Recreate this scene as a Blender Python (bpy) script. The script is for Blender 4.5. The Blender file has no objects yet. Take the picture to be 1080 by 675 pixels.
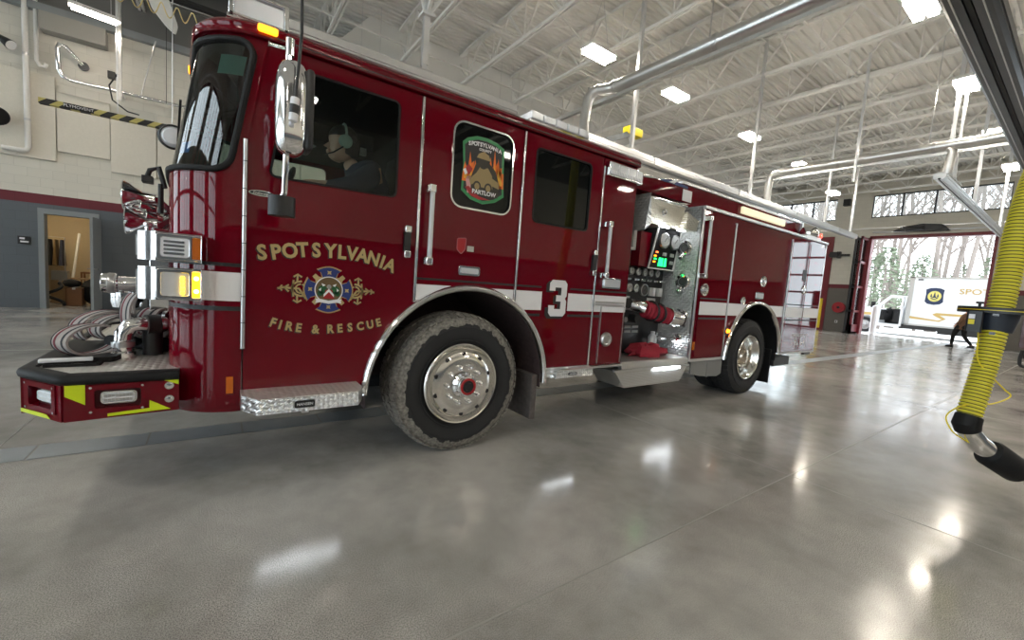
import bpy, math, random
from mathutils import Vector, Matrix
from mathutils.geometry import delaunay_2d_cdt
random.seed(7)
PI = math.pi
SC = bpy.context.scene
COL = SC.collection
sin, cos = math.sin, math.cos

# ------------------------------------------------------------------ materials
def nmat(name):
    m = bpy.data.materials.new(name); m.use_nodes = True
    nt = m.node_tree; b = nt.nodes['Principled BSDF']
    return m, nt, b
def mat(name, col, rough=.5, metal=0., coat=0., emit=None, es=0., noise=0., nscale=8., bump=0., bscale=60., spec=.5, alpha=1.):
    m, nt, b = nmat(name)
    b.inputs['Base Color'].default_value = (*col, 1)
    b.inputs['Roughness'].default_value = rough
    b.inputs['Metallic'].default_value = metal
    b.inputs['Coat Weight'].default_value = coat
    b.inputs['Coat Roughness'].default_value = .03
    b.inputs['Specular IOR Level'].default_value = spec
    if emit:
        b.inputs['Emission Color'].default_value = (*emit, 1)
        b.inputs['Emission Strength'].default_value = es
    tc = nt.nodes.new('ShaderNodeTexCoord')
    if noise > 0:
        n = nt.nodes.new('ShaderNodeTexNoise'); n.inputs['Scale'].default_value = nscale; n.inputs['Detail'].default_value = 6
        nt.links.new(tc.outputs['Object'], n.inputs['Vector'])
        mx = nt.nodes.new('ShaderNodeMix'); mx.data_type = 'RGBA'
        mx.inputs[6].default_value = tuple(max(0, c*(1-noise)) for c in col)+(1,)
        mx.inputs[7].default_value = tuple(min(1, c*(1+noise)) for c in col)+(1,)
        nt.links.new(n.outputs['Fac'], mx.inputs[0]); nt.links.new(mx.outputs[2], b.inputs['Base Color'])
    if bump > 0:
        n = nt.nodes.new('ShaderNodeTexNoise'); n.inputs['Scale'].default_value = bscale; n.inputs['Detail'].default_value = 4
        nt.links.new(tc.outputs['Object'], n.inputs['Vector'])
        bp = nt.nodes.new('ShaderNodeBump'); bp.inputs['Strength'].default_value = bump; bp.inputs['Distance'].default_value = .01
        nt.links.new(n.outputs['Fac'], bp.inputs['Height']); nt.links.new(bp.outputs[0], b.inputs['Normal'])
    return m
def mnode(nt, op, a, b=None, c=None):
    n = nt.nodes.new('ShaderNodeMath'); n.operation = op
    for i, v in enumerate((a, b, c)):
        if v is None: continue
        if isinstance(v, (int, float)): n.inputs[i].default_value = v
        else: nt.links.new(v, n.inputs[i])
    return n.outputs[0]
def tread_mat(name, col, ax, k=62., rough=.28, metal=1.):
    # raised lozenge pattern on aluminium plate; ax = the two axes lying in the plate
    m, nt, b = nmat(name)
    b.inputs['Base Color'].default_value = (*col, 1); b.inputs['Metallic'].default_value = metal; b.inputs['Roughness'].default_value = rough
    tc = nt.nodes.new('ShaderNodeTexCoord'); s = nt.nodes.new('ShaderNodeSeparateXYZ')
    nt.links.new(tc.outputs['Object'], s.inputs[0])
    p, q = s.outputs[ax[0]], s.outputs[ax[1]]
    u = mnode(nt, 'MULTIPLY', mnode(nt, 'ADD', p, q), k); v = mnode(nt, 'MULTIPLY', mnode(nt, 'SUBTRACT', p, q), k)
    su = mnode(nt, 'SINE', u); sv = mnode(nt, 'SINE', v)
    a1 = mnode(nt, 'MULTIPLY', mnode(nt, 'ABSOLUTE', mnode(nt, 'SINE', mnode(nt, 'MULTIPLY', u, .5))), mnode(nt, 'ABSOLUTE', mnode(nt, 'SINE', mnode(nt, 'MULTIPLY', v, 1.6))))
    h = mnode(nt, 'SMOOTH_MIN', mnode(nt, 'MULTIPLY', su, sv), .35, .2)
    h = mnode(nt, 'ADD', h, a1)
    bp = nt.nodes.new('ShaderNodeBump'); bp.inputs['Strength'].default_value = .8; bp.inputs['Distance'].default_value = .006
    nt.links.new(h, bp.inputs['Height']); nt.links.new(bp.outputs[0], b.inputs['Normal'])
    return m
def glass_mat(name, tint, ior=1.45, rough=0., gl=1.):
    m = bpy.data.materials.new(name); m.use_nodes = True; nt = m.node_tree; nt.nodes.clear()
    o = nt.nodes.new('ShaderNodeOutputMaterial'); mx = nt.nodes.new('ShaderNodeMixShader')
    t = nt.nodes.new('ShaderNodeBsdfTransparent'); t.inputs[0].default_value = (*tint, 1)
    g = nt.nodes.new('ShaderNodeBsdfGlossy'); g.inputs['Roughness'].default_value = rough; g.inputs[0].default_value = (gl, gl, gl, 1)
    f = nt.nodes.new('ShaderNodeFresnel'); f.inputs[0].default_value = ior
    nt.links.new(f.outputs[0], mx.inputs[0]); nt.links.new(t.outputs[0], mx.inputs[1]); nt.links.new(g.outputs[0], mx.inputs[2])
    nt.links.new(mx.outputs[0], o.inputs[0]); return m

def concrete_mat():
    m, nt, b = nmat('polished_concrete')
    tc = nt.nodes.new('ShaderNodeTexCoord')
    def noise(sc, det, off=0):
        n = nt.nodes.new('ShaderNodeTexNoise'); n.inputs['Scale'].default_value = sc; n.inputs['Detail'].default_value = det
        n.inputs['Roughness'].default_value = .6
        nt.links.new(tc.outputs['Object'], n.inputs['Vector']); return n.outputs['Fac']
    r1 = nt.nodes.new('ShaderNodeValToRGB'); e = r1.color_ramp.elements
    e[0].position = .34; e[0].color = (.24, .23, .212, 1); e[1].position = .68; e[1].color = (.60, .575, .535, 1)
    nt.links.new(noise(.9, 12), r1.inputs[0])
    sp = noise(210, 2); r2 = nt.nodes.new('ShaderNodeValToRGB'); e = r2.color_ramp.elements
    e[0].position = .40; e[0].color = (.25, .25, .26, 1); e[1].position = .56; e[1].color = (1, 1, 1, 1)
    e2 = r2.color_ramp.elements.new(.72); e2.color = (1.0, 1.0, 1.0, 1)
    nt.links.new(sp, r2.inputs[0])
    patch = nt.nodes.new('ShaderNodeValToRGB'); e = patch.color_ramp.elements
    e[0].position = .42; e[0].color = (0, 0, 0, 1); e[1].position = .66; e[1].color = (1, 1, 1, 1)
    nt.links.new(noise(.45, 3), patch.inputs[0])
    mx = nt.nodes.new('ShaderNodeMix'); mx.data_type = 'RGBA'; mx.blend_type = 'MULTIPLY'
    nt.links.new(mnode(nt, 'ADD', mnode(nt, 'MULTIPLY', patch.outputs[0], .75), .12), mx.inputs[0])
    nt.links.new(r1.outputs[0], mx.inputs[6]); nt.links.new(r2.outputs[0], mx.inputs[7])
    nt.links.new(mx.outputs[2], b.inputs['Base Color'])
    nt.links.new(mnode(nt, 'MULTIPLY_ADD', noise(1.6, 7), .31, .01), b.inputs['Roughness'])
    bp = nt.nodes.new('ShaderNodeBump'); bp.inputs['Strength'].default_value = .12; bp.inputs['Distance'].default_value = .004
    nt.links.new(noise(9, 5), bp.inputs['Height']); nt.links.new(bp.outputs[0], b.inputs['Normal'])
    b.inputs['Specular IOR Level'].default_value = .55
    return m
def block_mat(name, col, rough=.6, v=.025):
    # painted concrete block, stack in running bond, mortar grooves as bump
    m, nt, b = nmat(name); b.inputs['Roughness'].default_value = rough
    tc = nt.nodes.new('ShaderNodeTexCoord'); s = nt.nodes.new('ShaderNodeSeparateXYZ'); nt.links.new(tc.outputs['Object'], s.inputs[0])
    c = nt.nodes.new('ShaderNodeCombineXYZ')
    nt.links.new(mnode(nt, 'ADD', s.outputs[0], s.outputs[1]), c.inputs[0]); nt.links.new(s.outputs[2], c.inputs[1])
    br = nt.nodes.new('ShaderNodeTexBrick'); nt.links.new(c.outputs[0], br.inputs['Vector'])
    br.inputs['Scale'].default_value = 1; br.inputs['Brick Width'].default_value = .4; br.inputs['Row Height'].default_value = .2
    br.inputs['Mortar Size'].default_value = .006; br.inputs['Mortar Smooth'].default_value = .4
    br.inputs['Color1'].default_value = tuple(x*(1-v) for x in col)+(1,); br.inputs['Color2'].default_value = tuple(x*(1+v) for x in col)+(1,)
    br.inputs['Mortar'].default_value = tuple(x*.88 for x in col)+(1,)
    nt.links.new(br.outputs['Color'], b.inputs['Base Color'])
    bp = nt.nodes.new('ShaderNodeBump'); bp.invert = True; bp.inputs['Strength'].default_value = .5; bp.inputs['Distance'].default_value = .006
    nt.links.new(br.outputs['Fac'], bp.inputs['Height']); nt.links.new(bp.outputs[0], b.inputs['Normal'])
    return m
def tyre_mat():
    # worn dusty band outside the clean dark centre of the sidewall (dirt, by radius from the hub, ragged edge)
    m, nt, b = nmat('dusty_tyre_rubber'); b.inputs['Roughness'].default_value = .8
    tc = nt.nodes.new('ShaderNodeTexCoord'); s = nt.nodes.new('ShaderNodeSeparateXYZ'); nt.links.new(tc.outputs['Object'], s.inputs[0])
    r = mnode(nt, 'SQRT', mnode(nt, 'ADD', mnode(nt, 'POWER', s.outputs[0], 2), mnode(nt, 'POWER', s.outputs[2], 2)))
    n = nt.nodes.new('ShaderNodeTexNoise'); n.inputs['Scale'].default_value = 16; n.inputs['Detail'].default_value = 5; nt.links.new(tc.outputs['Object'], n.inputs['Vector'])
    rr = mnode(nt, 'ADD', r, mnode(nt, 'MULTIPLY', mnode(nt, 'SUBTRACT', n.outputs['Fac'], .5), .09))
    k = mnode(nt, 'GREATER_THAN', rr, .462)
    n2 = nt.nodes.new('ShaderNodeTexNoise'); n2.inputs['Scale'].default_value = 45; n2.inputs['Detail'].default_value = 5; nt.links.new(tc.outputs['Object'], n2.inputs['Vector'])
    rp = nt.nodes.new('ShaderNodeValToRGB'); e = rp.color_ramp.elements
    e[0].position = .3; e[0].color = (.09, .085, .075, 1); e[1].position = .7; e[1].color = (.27, .25, .22, 1); nt.links.new(n2.outputs['Fac'], rp.inputs[0])
    mx = nt.nodes.new('ShaderNodeMix'); mx.data_type = 'RGBA'; nt.links.new(k, mx.inputs[0]); mx.inputs[6].default_value = (.018, .018, .019, 1)
    nt.links.new(rp.outputs[0], mx.inputs[7]); nt.links.new(mx.outputs[2], b.inputs['Base Color'])
    return m
def stripes_mat(name, c1, c2, k, axes=(0, 2), slant=1., thr=0.):
    m, nt, b = nmat(name); b.inputs['Roughness'].default_value = .5
    tc = nt.nodes.new('ShaderNodeTexCoord'); s = nt.nodes.new('ShaderNodeSeparateXYZ'); nt.links.new(tc.outputs['Object'], s.inputs[0])
    w = mnode(nt, 'SINE', mnode(nt, 'MULTIPLY', mnode(nt, 'ADD', s.outputs[axes[0]], mnode(nt, 'MULTIPLY', s.outputs[axes[1]], slant)), k))
    mx = nt.nodes.new('ShaderNodeMix'); mx.data_type = 'RGBA'; nt.links.new(mnode(nt, 'GREATER_THAN', w, thr), mx.inputs[0])
    mx.inputs[6].default_value = (*c1, 1); mx.inputs[7].default_value = (*c2, 1); nt.links.new(mx.outputs[2], b.inputs['Base Color'])
    return m

RED = mat('cherry_red_paint', (.125, .0012, .0075), .5, 0, .75, spec=.0)
ROOFRED = RED
WHITE = mat('white_vinyl', (.78, .78, .80), .35)
BLACK = mat('black_plastic', (.012, .012, .013), .45)
RUBBER = mat('black_rubber', (.009, .009, .0095), .6, bump=.15, bscale=120, spec=.25)
CHROME = mat('chrome', (.86, .86, .87), .09, 1)
STEEL = mat('brushed_steel', (.62, .62, .62), .3, 1)
ALU = mat('anodised_aluminium', (.66, .67, .68), .34, .9)
DULLALU = mat('dull_aluminium', (.56, .55, .53), .42, .85)
GALV = mat('galvanised_duct', (.70, .70, .69), .3, .95, noise=.15, nscale=3)
DARKGALV = mat('dark_galvanised_rail', (.07, .072, .076), .3, .9, noise=.3, nscale=2)
TREAD_XZ = tread_mat('tread_plate_side', (.74, .74, .74), (0, 2), 120)
TREAD_XY = tread_mat('tread_plate_top', (.80, .78, .74), (0, 1), 95, .38, .7)
TREAD_YZ = tread_mat('tread_plate_front', (.55, .56, .56), (1, 2), 105, .3)
GOLD = mat('gold_leaf', (.50, .38, .17), .45, .35)
GOLD2 = mat('gold_outline', (.45, .30, .12), .5, .2)
BLUE = mat('emblem_blue', (.012, .03, .16), .4)
GREEN = mat('emblem_green', (.01, .09, .03), .4)
BGREEN = mat('bright_green', (.02, .22, .07), .4)
BROWN = mat('emblem_brown', (.13, .08, .03), .5)
REDC = mat('emblem_red', (.35, .01, .015), .4)
ORANGE = mat('emblem_orange', (.8, .16, .01), .5)
FLAME = mat('emblem_flame_yellow', (.85, .42, .04), .5)
YELLOW = mat('safety_yellow', (.78, .62, .02), .45)
LIME = mat('fluorescent_lime', (.60, .72, .01), .4)
AMBER_ON = mat('lit_amber_lens', (.9, .3, .02), .3, emit=(1, .26, .01), es=1.4)
AMBER_HOT = mat('lit_amber_bulb', (1, .6, .1), .3, emit=(1, .55, .10), es=5)
AMBER = mat('amber_reflector', (.5, .12, .01), .25)
LENS = mat('clear_lamp_lens', (.75, .77, .8), .12, .35)
LENSW = mat('frosted_reflector', (.85, .88, .92), .25, .2)
LEDW = mat('white_led', (.9, .95, 1), .3, emit=(.9, .95, 1), es=6)
LEDG = mat('green_led', (.02, .6, .12), .3, emit=(.01, .85, .12), es=1.8)
LEDR = mat('red_led', (.8, .1, .02), .3, emit=(1, .12, .03), es=2)
REDGLOW = mat('red_beacon_lens', (.7, .04, .03), .2, emit=(1, .06, .03), es=1.5)
LAMP = mat('lit_lamp_panel', (1, .95, .85), .4, emit=(1, .91, .78), es=34)
TUBE = mat('lit_fluorescent_tube', (1, .95, .9), .4, emit=(1, .86, .74), es=16)
CLOTH = mat('navy_jacket', (.03, .034, .06), .85, bump=.3, bscale=30)
SKIN = mat('skin', (.55, .33, .24), .55)
HAIR = mat('dark_hair', (.02, .015, .012), .6)
SEATM = mat('black_seat_vinyl', (.012, .012, .013), .6, bump=.2, bscale=20)
HEADSET = mat('pale_green_headset', (.33, .45, .38), .35)
DARKIN = mat('black_cab_lining', (.007, .007, .008), .8)
WINGL = glass_mat('cab_window_glass', (.80, .84, .82), 1.28)
DARKGL = mat('deep_tinted_glass', (.004, .005, .005), .03, 0, 0, spec=.35)
WSGL = glass_mat('windshield_glass', (.45, .55, .53), 1.75)
PANE = glass_mat('clear_window_pane', (.9, .93, .93), 1.3)
CONC = concrete_mat()
BEIGE = block_mat('beige_block_wall', (.62, .60, .53))
GREYB = block_mat('grey_block_wall', (.10, .115, .13))
GREYB2 = block_mat('taupe_block_wall', (.13, .12, .105))
BAND = block_mat('maroon_block_band', (.13, .012, .022))
PANELM = mat('acoustic_panel', (.66, .63, .55), .9, bump=.6, bscale=90, noise=.06, nscale=20)
MAROON = mat('maroon_steel', (.15, .006, .014), .4)
FRAMEG = mat('grey_door_frame', (.22, .24, .25), .5)
WFRAME = mat('dark_window_frame', (.02, .02, .022), .4)
WPAINT = mat('white_painted_steel', (.74, .73, .70), .5, noise=.08, nscale=6)
DECKM = mat('white_corrugated_deck', (.74, .73, .69), .6, noise=.1, nscale=2)
SIDINGM = mat('grey_corrugated_siding', (.13, .13, .125), .6)
BULKM = mat('white_bulkhead', (.74, .74, .72), .6, noise=.04, nscale=2)
WOOD = mat('brown_wood', (.22, .10, .04), .6, noise=.2, nscale=5)
CARD = mat('cardboard', (.40, .28, .16), .8)
STOREW = mat('cream_storage_wall', (.52, .42, .27), .8)
BLACKBAG = mat('black_cloth', (.008, .008, .009), .9)
HOSEY = mat('yellow_hose', (.62, .55, .03), .5)
HOSEK = mat('black_hose_groove', (.02, .02, .012), .6)
NAVYV = mat('navy_vinyl', (.018, .023, .035), .45)
SADDLE = mat('black_saddle_plastic', (.012, .012, .014), .35)
HOSEW = stripes_mat('striped_fire_hose', (.55, .50, .46), (.03, .03, .035), 1.0)
HOSEJ = mat('woven_hose_jacket', (.40, .36, .34), .85, bump=.4, bscale=200)
HOSER = mat('maroon_hose_stripe', (.16, .02, .035), .8)
HOSEB = mat('dark_hose_stripe', (.025, .028, .035), .8)
REDHOSE = mat('red_hose_jacket', (.33, .012, .03), .7, bump=.3, bscale=150)
PLATEG = mat('steel_trench_plate', (.36, .40, .43), .38, .5, noise=.2, nscale=6)
TWHITE = mat('white_truck_paint', (.80, .82, .84), .35, 0, .3)
TGOLD = mat('gold_vinyl', (.60, .42, .14), .5)
TYRE = mat('plain_tyre_rubber', (.022, .022, .024), .75, bump=.3, bscale=60)
TYRED = tyre_mat()
BARK = mat('grey_bark', (.21, .18, .16), .9, noise=.2, nscale=4)
FOLI = mat('evergreen_needles', (.24, .28, .20), .9)
SNOW = mat('pale_ground', (.72, .72, .70), .8, noise=.06, nscale=1)
BRCOAT = mat('brown_coat', (.16, .085, .05), .9, bump=.3, bscale=40)
HAZARD = stripes_mat('black_yellow_hazard', (.02, .02, .02), (.60, .52, .16), 46, (0, 2), -1.2, .15)
REDG = mat('gauge_red_ring', (.12, .02, .025), .3, .3)
DIAL = mat('gauge_dial', (.45, .46, .45), .4)
DIALK = mat('gauge_dark_dial', (.06, .06, .06), .4)

# ------------------------------------------------------------------ mesh builder
class M:
    def __init__(s): s.v = []; s.f = []; s.m = []; s.mats = []; s.cur = 0
    def use(s, m):
        if m not in s.mats: s.mats.append(m)
        s.cur = s.mats.index(m); return s
    def add(s, vs, fs):
        o = len(s.v); s.v += [tuple(p) for p in vs]
        for f in fs: s.f.append([i+o for i in f]); s.m.append(s.cur)
        return s
    def box(s, x0, x1, y0, y1, z0, z1):
        return s.add([(x0,y0,z0),(x1,y0,z0),(x1,y1,z0),(x0,y1,z0),(x0,y0,z1),(x1,y0,z1),(x1,y1,z1),(x0,y1,z1)],
                     [(0,3,2,1),(4,5,6,7),(0,1,5,4),(1,2,6,5),(2,3,7,6),(3,0,4,7)])
    def hull8(s, p):  # 8 corners bottom ring then top ring
        return s.add(p, [(0,3,2,1),(4,5,6,7),(0,1,5,4),(1,2,6,5),(2,3,7,6),(3,0,4,7)])
    def beam(s, a, b, w, h=None, up=(0,0,1)):
        a, b = Vector(a), Vector(b); h = h or w; d = (b-a).normalized(); up = Vector(up)
        if abs(d.dot(up)) > .98: up = Vector((1,0,0))
        r = d.cross(up).normalized()*(w/2); u = r.cross(d).normalized()*(h/2)
        return s.hull8([a-r-u, a+r-u, b+r-u, b-r-u, a-r+u, a+r+u, b+r+u, b-r+u])
    def ring(s, c, d, r, n, ref=None):
        d = Vector(d).normalized(); ref = Vector(ref) if ref else (Vector((0,0,1)) if abs(d.z) < .9 else Vector((1,0,0)))
        a = d.cross(ref).normalized(); b = d.cross(a).normalized(); c = Vector(c)
        return [c + a*r*cos(2*PI*i/n) + b*r*sin(2*PI*i/n) for i in range(n)]
    def cyl(s, a, b, r, r2=None, n=16, cap=True):
        a, b = Vector(a), Vector(b); r2 = r if r2 is None else r2
        v = s.ring(a, b-a, r, n)+s.ring(b, b-a, r2, n)
        f = [(i, (i+1) % n, n+(i+1) % n, n+i) for i in range(n)]
        if cap: f += [tuple(range(n))[::-1], tuple(range(n, 2*n))]
        return s.add(v, f)
    def tube(s, pts, r, n=10, closed=False, cap=True):
        P = [Vector(p) for p in pts]; L = len(P); v = []; prev = None
        rs = r if isinstance(r, (list, tuple)) else [r]*L
        for i in range(L):
            if closed: d = P[(i+1) % L]-P[i-1]
            else: d = P[min(i+1, L-1)]-P[max(i-1, 0)]
            d.normalize()
            if prev is None:
                ref = Vector((0,0,1)) if abs(d.z) < .9 else Vector((1,0,0)); a = d.cross(ref).normalized()
            else: a = (prev-d*prev.dot(d)).normalized()
            prev = a; b = d.cross(a)
            v += [P[i]+a*rs[i]*cos(2*PI*k/n)+b*rs[i]*sin(2*PI*k/n) for k in range(n)]
        f = []
        for i in range(L if closed else L-1):
            j = (i+1) % L
            f += [(i*n+k, i*n+(k+1) % n, j*n+(k+1) % n, j*n+k) for k in range(n)]
        if cap and not closed: f += [tuple(range(n))[::-1], tuple(range((L-1)*n, L*n))]
        return s.add(v, f)
    def lathe(s, prof, c, ax='y', n=32):  # prof: (radius, offset along axis)
        v = []
        for r, h in prof:
            for k in range(n):
                a = 2*PI*k/n; p, q = r*cos(a), r*sin(a)
                v.append({'y': (c[0]+p, c[1]+h, c[2]+q), 'z': (c[0]+p, c[1]+q, c[2]+h), 'x': (c[0]+h, c[1]+p, c[2]+q)}[ax])
        f = []
        for i in range(len(prof)-1):
            f += [(i*n+k, i*n+(k+1) % n, (i+1)*n+(k+1) % n, (i+1)*n+k) for k in range(n)]
        return s.add(v, f)
    def plate(s, outer, holes=(), a0=0., a1=.02, ax='y', rim=True):
        # polygon with holes in the two other axes, thick from a0 to a1 along ax
        loops = [list(outer)]+[list(h) for h in holes]
        flat = [p for l in loops for p in l]; n = len(flat); ed = []; o = 0
        for l in loops: ed += [(o+i, o+(i+1) % len(l)) for i in range(len(l))]; o += len(l)
        if len(loops) == 1 and n < 5: tri = [tuple(range(n))]
        else:
            def inside(q, l):
                c = False
                for i in range(len(l)):
                    (x1, y1), (x2, y2) = l[i-1][:2], l[i][:2]
                    if (y1 > q[1]) != (y2 > q[1]) and q[0] < (x2-x1)*(q[1]-y1)/(y2-y1)+x1: c = not c
                return c
            vs, _, fs, ov, _, _ = delaunay_2d_cdt([Vector((p[0], p[1])) for p in flat], ed, [], 1, 1e-7)
            tri = []
            for t in fs:
                q = (sum(vs[i][0] for i in t)/len(t), sum(vs[i][1] for i in t)/len(t))
                if all(ov[i] for i in t) and inside(q, loops[0]) and not any(inside(q, h) for h in loops[1:]): tri.append(tuple(ov[i][0] for i in t))
        def P(p, h): return {'y': (p[0], h, p[1]), 'x': (h, p[0], p[1]), 'z': (p[0], p[1], h)}[ax]
        v = [P(p, a0) for p in flat]+[P(p, a1) for p in flat]
        f = [tuple(t) for t in tri]+[tuple(i+n for i in t)[::-1] for t in tri]
        if rim:
            o = 0
            for l in loops:
                k = len(l); f += [(o+i, o+(i+1) % k, n+o+(i+1) % k, n+o+i) for i in range(k)]; o += k
        return s.add(v, f)
    def strip(s, path, w, y, t, ax='y'):
        # flat ribbon following a 2D path with a given width
        pts = [Vector((p[0], p[1])) for p in path]; L = []; R = []
        for i, p in enumerate(pts):
            d = (pts[min(i+1, len(pts)-1)]-pts[max(i-1, 0)]).normalized(); nrm = Vector((-d.y, d.x))*w/2
            L.append(p+nrm); R.append(p-nrm)
        return s.plate([tuple(q) for q in L]+[tuple(q) for q in R[::-1]], (), y, y+t, ax)

def arc(cx, cz, r, a0, a1, n=24): return [(cx+r*cos(math.radians(a0+(a1-a0)*i/n)), cz+r*sin(math.radians(a0+(a1-a0)*i/n))) for i in range(n+1)]
def rrect(x0, x1, z0, z1, r, n=5):
    o = []
    for cx, cz, a in ((x1-r, z1-r, 0), (x0+r, z1-r, 90), (x0+r, z0+r, 180), (x1-r, z0+r, 270)): o += arc(cx, cz, r, a, a+90, n)
    return o
def rpoly(pts, r, n=5):
    out = []; L = len(pts)
    for i in range(L):
        p, a, b = Vector(pts[i]), Vector(pts[i-1]), Vector(pts[(i+1) % L])
        u = p+(a-p).normalized()*r; w = p+(b-p).normalized()*r
        for k in range(n+1):
            t = k/n; out.append(tuple(u*(1-t)**2+p*2*t*(1-t)+w*t*t))
    return out

ORG = {}
def link(name, mb, m=None, parent=None, label=None, smooth=True, bev=0., org=None, ang=35):
    me = bpy.data.meshes.new(name)
    o0 = Vector(org) if org else Vector((0, 0, 0))
    me.from_pydata([tuple(Vector(v)-o0) for v in mb.v], [], mb.f)
    mats = mb.mats if mb.mats else [m]
    for x in mats: me.materials.append(x)
    if mb.mats: me.polygons.foreach_set('material_index', mb.m)
    me.validate()
    import bmesh
    bm = bmesh.new(); bm.from_mesh(me); bmesh.ops.recalc_face_normals(bm, faces=bm.faces); bm.to_mesh(me); bm.free()
    if smooth:
        me.shade_smooth(); me.set_sharp_from_angle(angle=math.radians(ang))
    o = bpy.data.objects.new(name, me); COL.objects.link(o)
    ORG[o] = o0
    if parent:
        o.parent = parent; o.location = o0-ORG[parent]
    else: o.location = o0
    if label: o['label'] = label
    if bev:
        b = o.modifiers.new('edge', 'BEVEL'); b.width = bev; b.segments = 2; b.limit_method = 'ANGLE'; b.angle_limit = math.radians(40)
    return o
def thing(name, label, cat, loc, group=None):
    o = bpy.data.objects.new(name, None); COL.objects.link(o); o.location = loc; ORG[o] = Vector(loc); o.empty_display_size = .1
    o['label'] = label; o['category'] = cat
    if group: o['group'] = group
    return o
def tag(o, label, cat, group=None, kind=None):
    o['label'] = label; o['category'] = cat
    if group: o['group'] = group
    if kind: o['kind'] = kind
    return o
def struct(name, mb, m=None, parent=None, **k):
    o = link(name, mb, m, parent, smooth=k.pop('smooth', False), **k)
    if not parent: o['kind'] = 'structure'
    return o
def dup(root, loc, label=None, group=None):
    r = root.copy(); COL.objects.link(r); r.location = loc
    if label: r['label'] = label
    if group: r['group'] = group
    for ch in list(root.children):
        c = ch.copy(); COL.objects.link(c); c.parent = r
        for g in ch.children:
            d = g.copy(); COL.objects.link(d); d.parent = c
    return r
def box(name, x0, x1, y0, y1, z0, z1, m, parent=None, bev=0., label=None):
    return link(name, M().box(x0, x1, y0, y1, z0, z1), m, parent, label, bev=bev)
def text_mesh(txt, size, m, mb, place, offset=0., ext=.0006, align='CENTER', xs=1.):
    # adds text to a builder; place(u, v, w) maps flat letter coordinates to the world
    cu = bpy.data.curves.new('t', 'FONT'); cu.body = txt; cu.size = size; cu.extrude = ext; cu.offset = offset; cu.align_x = align; cu.align_y = 'CENTER'
    cu.resolution_u = 3
    ob = bpy.data.objects.new('t', cu); COL.objects.link(ob)
    dg = bpy.context.evaluated_depsgraph_get(); me = bpy.data.meshes.new_from_object(ob.evaluated_get(dg))
    mb.use(m); mb.add([place(v.co.x*xs, v.co.y, v.co.z) for v in me.vertices], [tuple(p.vertices) for p in me.polygons])
    bpy.data.objects.remove(ob); bpy.data.curves.remove(cu); bpy.data.meshes.remove(me)
def flatY(x, y, z): return lambda u, v, w: (x+u, y-w, z+v)
def arc_text(txt, mb, m, cx, cz, size, xs, y, dz, offset=0., rot=0, lean=0.):
    # letters at given x centres; dz(t) height at t in -1..1; slope(t) letter tilt
    n = len(txt)
    for i, ch in enumerate(txt):
        if ch == ' ': continue
        t = xs[i]; z = cz+dz(t)
        e = 1e-3; sl = math.atan2(dz(t+e)-dz(t-e), 2*e)*.9
        c, s = cos(sl), sin(sl)
        text_mesh(ch, size, m, mb, (lambda u, v, w, t=t, z=z, c=c, s=s: (cx+t+u*c-v*s, y-w, z+u*s+v*c)), offset)

exec_parts = []
# ------------------------------------------------------------------ the setting
XB, XF = 28.5, -10.0      # rear wall, front wall
YL, YR = 11.55, -14.0     # left wall (behind the engine), right wall (behind the camera)
ZD = 8.35
f = struct('floor', M().box(XF, XB+.4, YR, YL+3.2, -.2, 0), CONC)
g = struct('ground', M().box(XB+.4, 140, -90, 90, -.3, -.02), SNOW)
g = struct('ground_apron', M().box(-60, XF, -40, 40, -.3, -.02), SNOW)
JT = mat('joint_sealant', (.30, .29, .265), .4)
n = 1
for a, b, c, d in ((XF, XB, -1.556, -1.546), (XF, XB, 5.4, 5.41), (XF, XB, -6.1, -6.09), (3.685, 3.693, YR, YL), (-1.2, -1.192, YR, YL), (8.55, 8.56, YR, YL), (13.5, 13.51, YR, YL), (18.5, 18.51, YR, YL), (23.5, 23.51, YR, YL)):
    struct('trim_%d' % n, M().box(a, b, c, d, -.01, .0012), JT); n += 1
# steel cover strip of the floor trench under the engine
tr = M().use(PLATEG); x = -9.2
while x < 28:
    tr.box(x+.006, x+.58, 1.03, 1.295, 0, .0035); x += .586
tr.use(JT).box(-9.5, 28, 1.015, 1.31, -.01, .0012)
struct('trim_%d' % n, tr); n += 1

def wall_x(name, X0, X1, ys, mats, openings, ztop):   # wall in the YZ plane built of height courses
    par = None
    for (z0, z1, m) in mats:
        mb = M()
        cuts = sorted(set([ys[0], ys[1]]+[v for o in openings for v in (o[0], o[1])]))
        for a, b in zip(cuts[:-1], cuts[1:]):
            mid = (a+b)/2; segs = [(z0, z1)]
            for o in openings:
                if o[0] < mid < o[1]:
                    new = []
                    for s0, s1 in segs:
                        if o[2] > s0: new.append((s0, min(s1, o[2])))
                        if o[3] < s1: new.append((max(s0, o[3]), s1))
                    segs = [s for s in new if s[1] > s[0]]
            for s0, s1 in segs: mb.box(X0, X1, a, b, s0, s1)
        if mb.v:
            par = struct(name, mb, m) if par is None else struct('wall_course', mb, m, parent=par)
    return par
def wall_y(name, Y0, Y1, xs, mats, openings):
    par = None
    for (z0, z1, m) in mats:
        mb = M(); cuts = sorted(set([xs[0], xs[1]]+[v for o in openings for v in (o[0], o[1])]))
        for a, b in zip(cuts[:-1], cuts[1:]):
            mid = (a+b)/2; segs = [(z0, z1)]
            for o in openings:
                if o[0] < mid < o[1]:
                    new = []
                    for s0, s1 in segs:
                        if o[2] > s0: new.append((s0, min(s1, o[2])))
                        if o[3] < s1: new.append((max(s0, o[3]), s1))
                    segs = [s for s in new if s[1] > s[0]]
            for s0, s1 in segs: mb.box(a, b, Y0, Y1, s0, s1)
        if mb.v:
            par = struct(name, mb, m) if par is None else struct('wall_course', mb, m, parent=par)
    return par
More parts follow.
